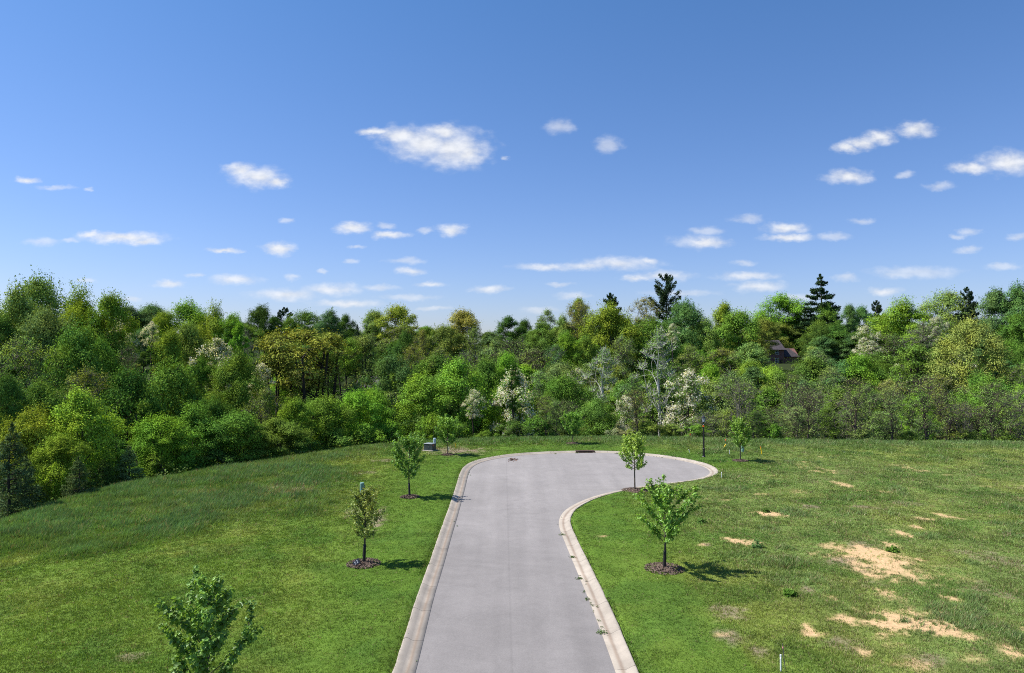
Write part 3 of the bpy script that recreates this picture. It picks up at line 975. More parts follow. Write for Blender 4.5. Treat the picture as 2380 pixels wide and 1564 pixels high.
# ------------------------------------------------------------------ grass
def build_grass():
    # points spread so that they lie about evenly in the picture: near ones dense, far ones sparse and larger
    pts = []
    for (d0, d1, dens) in ((17, 24, 330), (24, 31, 235), (31, 40, 140), (40, 52, 90), (52, 66, 62), (66, 86, 42)):
        xl, xr = -.80 * d1 - 3, .80 * d1 + 3
        n = int((xr - xl) * (d1 - d0) * dens)
        x = rng.uniform(xl, xr, n); y = rng.uniform(d0, d1, n)
        k = np.abs(x) < .80 * y + 2.5
        pts.append(np.stack([x[k], y[k], np.full(k.sum(), dens)], 1))
    P = np.concatenate(pts)
    od, ed = out_dist(P[:, 0], P[:, 1])
    P = P[od < 3.0]
    Fd = lawn_fields(P[:, 0], P[:, 1])
    dirt = np.maximum(Fd['dirt'], .55 * Fd['grey'])
    keep = (Fd['rd'] > -.03) & (rng.random(len(P)) > np.clip(dirt * 1.0, 0, .94))
    edge = (Fd['rd'] < .10) & (rng.random(len(P)) < .45)
    keep &= ~edge
    for t in YT:
        dx, dy = P[:, 0] - t['w'][0], P[:, 1] - t['w'][1]
        keep &= (dx ** 2 + dy ** 2) > (t['mr'] * (.56 + .36 * vnoise(P[:, 0] * 3, P[:, 1] * 3, 5))) ** 2
    P = P[keep]
    tall = Fd['tall'][keep]; mown = Fd['mown'][keep]; col = Fd['col'][keep]; right = Fd['right'][keep]
    gy = Fd['grey'][keep]
    x, y, dens = P.T
    z = terrain_big(x, y)
    n = len(P)
    clump = fbm(x, y, .7, 81, 3)
    hgt = (.045 + .05 * clump) * (1 - mown * .35) + right * .05 * sstep(.45, .7, fbm(x, y, 1.6, 83, 3)) + tall * (.17 + .15 * clump)
    hgt *= rng.uniform(.7, 1.4, n) * (1 + .25 * sstep(40, 80, y))
    col = col * rng.uniform(.78, 1.25, (n, 1))
    # straw-coloured blades among the green, bluish bloom on the long grass
    straw = rng.random(n) < (.045 + .10 * right * sstep(75, 55, y) + .02 * tall + .35 * gy)
    col[straw] = np.array([.30, .245, .13]) * rng.uniform(.7, 1.15, (straw.sum(), 1))
    nb = 5
    spread = .62 / np.sqrt(dens)
    bw = np.clip(.20 / np.sqrt(dens), .009, .032)
    ang = rng.uniform(0, 2 * np.pi, (n, nb))
    ox = rng.normal(0, 1, (n, nb)) * spread[:, None]; oy = rng.normal(0, 1, (n, nb)) * spread[:, None]
    hb = hgt[:, None] * rng.uniform(.55, 1.25, (n, nb))
    lean = hb * rng.uniform(.2, .8, (n, nb))
    la = rng.uniform(0, 2 * np.pi, (n, nb))
    # wind laid the long grass over towards the right
    lx = np.cos(la) * lean + (tall * .13)[:, None]; ly = np.sin(la) * lean - (tall * .04)[:, None]
    bx = x[:, None] + ox; by = y[:, None] + oy; bz = z[:, None] - .015 + 0 * ox
    wx = np.cos(ang) * bw[:, None]; wy = np.sin(ang) * bw[:, None]
    V = np.stack([np.stack([bx - wx, by - wy, bz], -1), np.stack([bx + wx, by + wy, bz], -1), np.stack([bx + lx, by + ly, bz + hb], -1)], 2).reshape(-1, 3)
    Fc = np.arange(len(V)).reshape(-1, 3)
    me = mesh_np('grass', V, Fc, [M_GRASS])
    C = np.repeat(col, nb * 3, axis=0)
    C = np.concatenate([C, np.ones((len(C), 1))], 1).astype(np.float32)
    a = me.color_attributes.new('col', 'FLOAT_COLOR', 'POINT')
    a.data.foreach_set('color', C.ravel())
    tag(link('grass', me), 'patchy spring grass, mown by the kerb and long on the slope', 'grass', kind='stuff')
    print('grass blades', len(Fc))


build_grass()


# ------------------------------------------------------------------ trees of the wood
def tubes_np(paths, nside):
    """paths: list of (points (k,3), radii (k,)) -> verts, quad faces."""
    V = []; Fq = []; o = 0
    for P, R in paths:
        P = np.asarray(P, float); k = len(P)
        T = np.gradient(P, axis=0); T /= np.linalg.norm(T, axis=1)[:, None] + 1e-9
        ref = np.array([.31, .2, .93]) if abs(T[0, 2]) < .8 else np.array([.93, .2, .31])
        A = np.cross(T, ref); A /= np.linalg.norm(A, axis=1)[:, None] + 1e-9
        B = np.cross(T, A)
        th = np.arange(nside) * 2 * np.pi / nside
        ring = P[:, None] + (A[:, None] * np.cos(th)[None, :, None] + B[:, None] * np.sin(th)[None, :, None]) * np.asarray(R)[:, None, None]
        V.append(ring.reshape(-1, 3))
        i = np.arange(k * nside).reshape(k, nside) + o
        j = np.roll(i, -1, axis=1)
        Fq.append(np.stack([i[:-1], j[:-1], j[1:], i[1:]], -1).reshape(-1, 4))
        o += k * nside
    if not V:
        return np.zeros((0, 3)), np.zeros((0, 4), int)
    return np.concatenate(V), np.concatenate(Fq)


def curve(a, b, r, sag=.12, k=5, lift=0.0):
    a = np.asarray(a, float); b = np.asarray(b, float)
    t = np.linspace(0, 1, k)[:, None]
    L = np.linalg.norm(b - a)
    off = r.normal(0, sag * L, 3); off[2] = abs(off[2]) * .3 + lift * L
    return a + (b - a) * t + off[None] * (np.sin(t * np.pi))


def leaves_np(C, Nrm, size, r, aspect=1.0, loose=.55):
    """Rhombic leaf faces at centres C with rough normals Nrm."""
    n = len(C)
    Nn = Nrm + r.normal(0, loose, (n, 3)); Nn /= np.linalg.norm(Nn, axis=1)[:, None] + 1e-9
    A = np.cross(Nn, r.normal(0, 1, (n, 3))); A /= np.linalg.norm(A, axis=1)[:, None] + 1e-9
    B = np.cross(Nn, A)
    s = (size * r.uniform(.6, 1.35, n))[:, None]
    a = A * s * .5 * aspect; b = B * s * .5 * .72
    fold = Nn * s * .10
    V = np.stack([C - a, C - b + fold, C + a, C + b + fold], 1).reshape(-1, 3)
    return V, np.arange(n * 4).reshape(n, 4)


PROF = {
    'round': lambda t: np.sqrt(np.clip(1 - (1.9 * t - .85) ** 2 / 1.08, .02, 1)),
    'oval': lambda t: np.clip(1.05 * np.sin(np.pi * np.clip(t * .86 + .14, 0, 1)) ** .75, .05, 1),
    'dome': lambda t: np.clip(np.sqrt(np.clip(1 - t ** 2.4, 0, 1)) * (.80 + .2 * np.clip(t * 4, 0, 1)), .04, 1),
    'fan': lambda t: np.clip((.30 + .9 * t ** .8) * np.sqrt(np.clip(1 - t ** 5, 0, 1)), .05, 1),
    'tower': lambda t: np.clip(.55 + .5 * np.sin(np.pi * (t * .9 + .1)), .05, 1) * np.sqrt(np.clip(1 - t ** 4, .02, 1)),
}


def broadleaf(seed, H=15., Wd=10., base=.2, prof='round', ncl=48, leaves=15000, leaf=.2, twigs=8, fill=.2, stems=1, barkmat=None, trunk_r=.023, lobes=.3, clr=(.10, .17),
              blossom=0.0, droop=0.0, vis_limbs=6, shell=(.55, .97), spray=.13):
    r = np.random.default_rng(seed)
    pf = PROF[prof]
    R = Wd / 2; zb = base * H; ch = H - zb
    # clump centres on an uneven, lobed shell
    C = []; RC = []
    ph = r.uniform(0, 6.28, 4)
    for i in range(ncl):
        t = (i + r.random()) / ncl
        t = t ** .85
        th = i * 2.39996 + r.normal(0, .35)
        lob = 1 + lobes * (.5 * math.sin(2 * th + ph[0] + 3 * t) + .35 * math.sin(3 * th + ph[1] - 4 * t) + .3 * math.sin(5 * th + ph[2] + 7 * t))
        rc = Wd * r.uniform(*clr)
        q = r.uniform(*shell) if r.random() > fill else r.uniform(.05, .5)
        rad = max(0., R * float(pf(np.array(t))) * lob * q - rc * .35)
        z = zb + ch * t - rc * .35 * (t > .8) + r.normal(0, ch * .02)
        C.append((rad * math.cos(th), rad * math.sin(th), z)); RC.append(rc)
    C = np.array(C); RC = np.array(RC)
    C[:, 0] += r.normal(0, .02 * Wd); C[:, 1] += r.normal(0, .02 * Wd)
    wood = []
    tips = []
    # trunk(s) and main limbs
    r0 = H * trunk_r
    lean = r.normal(0, .03 * H, 2)
    trunks = []
    for s in range(stems):
        a0 = r.uniform(0, 6.28)
        foot = np.array([math.cos(a0), math.sin(a0), 0]) * (0.0 if stems == 1 else r.uniform(.10, .26) * Wd * .5)
        top = np.array([lean[0], lean[1], zb + ch * (.62 if prof != 'tower' else .9)])
        if stems > 1:
            top = top + np.array([foot[0] * 2.6, foot[1] * 2.6, r.uniform(-.1, .15) * ch])
        P = curve(foot - np.array([0, 0, .4]), top, r, .025, 8)
        Rr = np.linspace(r0 * (1 if stems == 1 else .62), r0 * .22, 8); Rr[0] *= 1.15
        P = np.vstack([[foot[0], foot[1], -16.0], P]); Rr = np.concatenate([[Rr[0] * 1.3], Rr])
        wood.append((P, Rr)); trunks.append((P, Rr))
    ang = np.arctan2(C[:, 1], C[:, 0])
    grp = np.floor((ang + np.pi) / (2 * np.pi) * vis_limbs).astype(int) % vis_limbs
    thin = []
    for gq in range(vis_limbs):
        ids = np.nonzero(grp == gq)[0]
        if not len(ids):
            continue
        for half in (0, 1):
            sub = ids[C[ids, 2] >= np.median(C[ids, 2])] if half else ids[C[ids, 2] < np.median(C[ids, 2])]
            if not len(sub):
                continue
            tgt = C[sub].mean(0) * np.array([.72, .72, 1]); tgt[2] = C[sub, 2].mean() - .05 * ch
            P, Rr = trunks[r.integers(len(trunks))]
            k = np.argmin(np.abs(P[:, 2] - max(zb * .85, tgt[2] - .55 * np.hypot(tgt[0], tgt[1]) - .12 * ch)))
            st = P[k]
            lp = curve(st, tgt, r, .07, 6, .04)
            lr = np.linspace(Rr[k] * .62, r0 * .13, 6)
            wood.append((lp, lr))
            for c in sub:
                j = np.argmin(np.linalg.norm(lp - C[c], axis=1) + np.arange(6)[::-1] * .1)
                bp = curve(lp[j], C[c], r, .09, 4, .03)
                thin.append((bp, np.linspace(max(lr[j] * .55, .02), .018 + .002 * H / 10, 4)))
    for c in range(ncl):
        for _ in range(twigs):
            d = r.normal(0, 1, 3); d[2] = abs(d[2]) * .8 + .1; d /= np.linalg.norm(d)
            e = C[c] + d * RC[c] * r.uniform(.7, 1.2)
            thin.append((curve(C[c] + r.normal(0, .1 * RC[c], 3), e, r, .08, 3), np.array([.028, .02, .009]) * (H / 14)))
    v1, f1 = tubes_np(wood, 7)
    v2, f2 = tubes_np(thin, 3)
    trunk = (np.concatenate([v1, v2]), np.concatenate([f1, f2 + len(v1)]))
    # leaves
    vst = r.uniform(.75, 1.35, ncl)
    w = RC ** 2; cnt = (leaves * w / w.sum()).astype(int)
    ci = np.repeat(np.arange(ncl), cnt); n = len(ci)
    d = r.normal(0, 1, (n, 3)); d /= np.linalg.norm(d, axis=1)[:, None]
    d[:, 2] = np.where(d[:, 2] < -.25, -d[:, 2] * .7, d[:, 2])
    rad = RC[ci] * r.random(n) ** .36 * (1 + .22 * np.sin(d[:, 0] * 5 + ci) * np.cos(d[:, 1] * 5 - ci))
    pos = C[ci] + d * rad[:, None] * np.column_stack([np.ones(n), np.ones(n), vst[ci]])
    # feathery sprays that stick out of each clump along a few shoots
    sd = r.normal(0, 1, (ncl, 7, 3)); sd[:, :, 2] = np.abs(sd[:, :, 2]) * .9 + .15; sd /= np.linalg.norm(sd, axis=2)[:, :, None]
    sp = r.random(n) < spray
    kk = r.integers(0, 7, n)
    reach = RC[ci] * r.uniform(.55, 1.42, n)
    spr = C[ci] + sd[ci, kk] * reach[:, None] + r.normal(0, .10, (n, 3)) * RC[ci][:, None]
    pos = np.where(sp[:, None], spr, pos)
    pos += r.normal(0, .05 * Wd / 10, (n, 3))
    if droop:
        pos[:, 2] -= droop * RC[ci] * r.random(n) * (rad / RC[ci]) ** 2
    ctr = np.array([0, 0, zb + ch * .35])
    outw = pos - ctr; outw /= np.linalg.norm(outw, axis=1)[:, None]
    nr = d * .9 + outw * .35 + np.array([0, 0, .25])
    res = {'trunk': trunk, 'H': H, 'W': Wd, 'base': base}
    if blossom > 0:
        # blossom hangs in bunches on the outer, upper side of the clumps
        rate = np.clip(blossom * (.25 + 1.2 * r.random(ncl)), 0, .95)[ci]
        isb = (r.random(n) < rate) & (rad > RC[ci] * .35)
        res['blossom'] = leaves_np(pos[isb] + outw[isb] * .12, nr[isb], leaf * 1.0, r, 1.1)
        pos, nr = pos[~isb], nr[~isb]
    res['crown'] = leaves_np(pos, nr, leaf, r, 1.0, .45)
    return res


def pine(seed, H=20., Wd=8., base=.25, whorls=15, upsweep=.25, gap=.0, leaf=.3, top=.25, leaves=200, cone=1.0, per=(5, 7)):
    """Conifer with tiers of branches carrying flat sprays of needles."""
    r = np.random.default_rng(seed)
    wood = [(np.vstack([[0, 0, -14.0], curve((0, 0, -.4), (r.normal(0, .01 * H), r.normal(0, .01 * H), H), r, .01, 10)]), np.concatenate([[H * .022], np.linspace(H * .018, .03, 10)]))]
    C = []; Nn = []
    for i in range(whorls):
        t = (i + r.uniform(-.2, .2)) / (whorls - 1) + r.normal(0, .012); t = min(max(t, 0), 1)
        z = H * (base + (1 - base) * t * .97)
        env = (1 - t) ** (.75 * cone) * (1 - top) + top * (1 - t ** 6)
        for b in range(r.integers(per[0], per[1] + 1)):
            if r.random() < gap:
                continue
            th = r.uniform(0, 6.28)
            L = Wd / 2 * env * r.uniform(.55, 1.12)
            e = np.array([L * math.cos(th), L * math.sin(th), z + L * (upsweep + .5 * t * upsweep + r.normal(0, .08))])
            s = np.array([0, 0, z])
            P = curve(s, e, r, .04, 5)
            wood.append((P, np.linspace(.04 + .006 * L, .015, 5)))
            m = int(leaves * max(L, .6) / (Wd / 2))
            u = r.uniform(.28, 1.04, m) ** .8
            side = np.array([-math.sin(th), math.cos(th), 0])
            wd = L * .30 * (1.15 - u) + .22
            p = s + (e - s) * u[:, None] + side * (r.normal(0, 1, m) * wd * .62)[:, None]
            p[:, 2] += r.normal(0, .24, m) + .10 + (u > .7) * .5 * upsweep * r.random(m)
            C.append(p); Nn.append(np.tile([0, 0, .6], (m, 1)) + r.normal(0, .6, (m, 3)))
    C = np.concatenate(C); Nn = np.concatenate(Nn)
    v, f = tubes_np(wood, 5)
    return {'trunk': (v, f), 'crown': leaves_np(C, Nn, leaf, r, 1.5), 'H': H, 'W': Wd, 'base': base}


ARCH = {}


def arch(key, res, bark, leafmat):
    ms = {}
    ms['trunk'] = mesh_np(key + '_trunk', *res['trunk'], [bark], smooth=True)
    ms['crown'] = mesh_np(key + '_crown', *res['crown'], [leafmat])
    if 'blossom' in res:
        ms['blossom'] = mesh_np(key + '_blossom', *res['blossom'], [M_BLOSSOM])
    allv = res['crown'][0] if 'blossom' not in res else np.concatenate([res['crown'][0], res['blossom'][0]])
    rad = np.hypot(allv[:, 0], allv[:, 1])
    ARCH.setdefault(key.rstrip('0123456789'), []).append(dict(ms=ms, H=float(np.percentile(allv[:, 2], 99.7)), W=float(np.percentile(rad, 97)) * 2))


for s in range(5):
    arch(f'round{s}', broadleaf(100 + s, 14, 11, .20, 'round', 38, 30000, .225, 6, lobes=.38, clr=(.10, .21)), M_BARK, M_LEAF)
for s in range(5):
    arch(f'oval{s}', broadleaf(120 + s, 15, 10, .20, 'oval', 38, 29000, .22, 6, lobes=.38, clr=(.10, .21)), M_BARK, M_LEAF)
for s in range(3):
    arch(f'tower{s}', broadleaf(140 + s, 16, 7, .15, 'tower', 38, 20000, .22, 5, lobes=.4), M_BARK, M_LEAF)
for s in range(3):
    arch(f'dense{s}', broadleaf(160 + s, 14, 12, .08, 'round', 44, 36000, .22, 5, clr=(.10, .19), lobes=.30), M_BARKDARK, M_LEAF)
for s in range(2):
    arch(f'dome{s}', broadleaf(180 + s, 13, 14, .12, 'dome', 80, 36000, .19, 4, clr=(.085, .125), lobes=.10, fill=.12, shell=(.82, .98), spray=.03), M_BARKDARK, M_LEAF)
for s in range(3):
    arch(f'fan{s}', broadleaf(200 + s, 17, 11, .54, 'fan', 60, 9000, .24, 9, trunk_r=.026, stems=3, lobes=.25, clr=(.075, .125), fill=.25), M_BARKDARK, M_LEAF)
for s in range(5):
    arch(f'sparse{s}', broadleaf(220 + s, 15, 10, .14, 'round', 56, 8200, .20, 14, barkmat=None, lobes=.4, clr=(.09, .15), fill=.35, stems=1 + s % 2), M_BARKGREY, M_LEAF)
for s in range(4):
    arch(f'bare{s}', broadleaf(240 + s, 12, 10, .22, 'fan', 46, 1700, .18, 15, lobes=.45, clr=(.09, .16), fill=.35, stems=1 + s % 2, trunk_r=.024, vis_limbs=4), M_BARKGREY if s % 2 else M_BARK, M_LEAF)
for s in range(4):
    arch(f'locust{s}', broadleaf(260 + s, 12, 9, .20, 'round', 40, 7600, .27, 7, lobes=.5, clr=(.09, .15), blossom=.62), M_BARKDARK, M_LEAF)
for s in range(3):
    arch(f'sycamore{s}', broadleaf(280 + s, 19, 10, .30, 'oval', 56, 4200, .23, 14, lobes=.4, clr=(.08, .14), fill=.4, vis_limbs=5, trunk_r=.021), M_BARKWHITE, M_LEAF)
for s in range(4):
    arch(f'scrub{s}', broadleaf(300 + s, 6, 6.4, .04, 'round', 34, 7500, .20, 10, stems=3, lobes=.45, trunk_r=.012, clr=(.11, .17)), M_BARKGREY, M_LEAF)
for s in range(3):
    arch(f'spruce{s}', pine(320 + s, 12, 6.4, .03, 20, .12, .12, .19, .10, 105, 1.0, (5, 8)), M_BARKDARK, M_NEEDLE)
arch('pineup0', pine(343, 22, 12, .36, 11, .48, .20, .34, .50, 230, .9, (5, 7)), M_BARKDARK, M_NEEDLE)
arch('pinetier0', pine(352, 26, 12, .12, 25, .10, .10, .34, .16, 300, .8, (4, 7)), M_BARKDARK, M_NEEDLE)
for s in range(2):
    arch(f'pine{s}', pine(360 + s, 20, 10, .22, 15, .36, .12, .36, .42, 260, .8, (4, 7)), M_BARKDARK, M_NEEDLE)

PAL = {
    'mid': (.070, .124, .020), 'bright': (.098, .176, .021), 'lime': (.160, .212, .022), 'yellowgreen': (.124, .178, .021), 'olive': (.108, .138, .028), 'golden': (.122, .146, .026),
    'dark': (.044, .084, .016), 'bluish': (.056, .106, .034), 'greygreen': (.110, .162, .044), 'tan': (.142, .150, .036), 'pale': (.120, .164, .044), 'pine': (.036, .062, .032), 'grey': (.102, .150, .042),
    'spruce': (.082, .118, .050), 'white': (.092, .134, .034), 'cream': (.17, .18, .09)}
PAL = {k: tuple(min(c * (1.98 if k not in ('pine', 'spruce') else 1.15), .42) for c in v) for k, v in PAL.items()}
WORDS = {
    'mid': 'mid green', 'bright': 'bright green', 'lime': 'lime green', 'yellowgreen': 'yellow-green', 'olive': 'olive green', 'golden': 'olive-gold', 'dark': 'dark green', 'bluish': 'bluish green',
    'greygreen': 'grey-green', 'tan': 'tan-leaved', 'pale': 'pale green', 'pine': 'dark', 'grey': 'greyish', 'spruce': 'dusky green', 'white': 'white-flowering', 'cream': 'cream-flowering'}
FORM = {'round': ('tree', 'rounded'), 'oval': ('tree', 'oval'), 'tower': ('tree', 'narrow'), 'dense': ('tree', 'dense'), 'dome': ('tree', 'broad domed'), 'fan': ('tree', 'open-trunked'), 'sparse': ('tree', 'thin-leaved'),
        'bare': ('tree', 'half-bare twiggy'), 'locust': ('locust tree', ''), 'sycamore': ('tree', 'white-trunked'), 'scrub': ('bush', 'low'), 'spruce': ('spruce', ''), 'pineup': ('pine', 'tall'), 'pinetier': ('pine', 'tall spired'), 'pine': ('pine', '')}
NAME = {'round': 'broadleaf_tree', 'oval': 'broadleaf_tree', 'tower': 'broadleaf_tree', 'dense': 'broadleaf_tree', 'dome': 'broadleaf_tree', 'fan': 'multi_stem_tree', 'sparse': 'thin_leaved_tree', 'bare': 'bare_tree',
        'locust': 'flowering_tree', 'sycamore': 'sycamore_tree', 'scrub': 'bush', 'spruce': 'spruce_tree', 'pineup': 'pine_tree', 'pinetier': 'pine_tree', 'pine': 'pine_tree'}

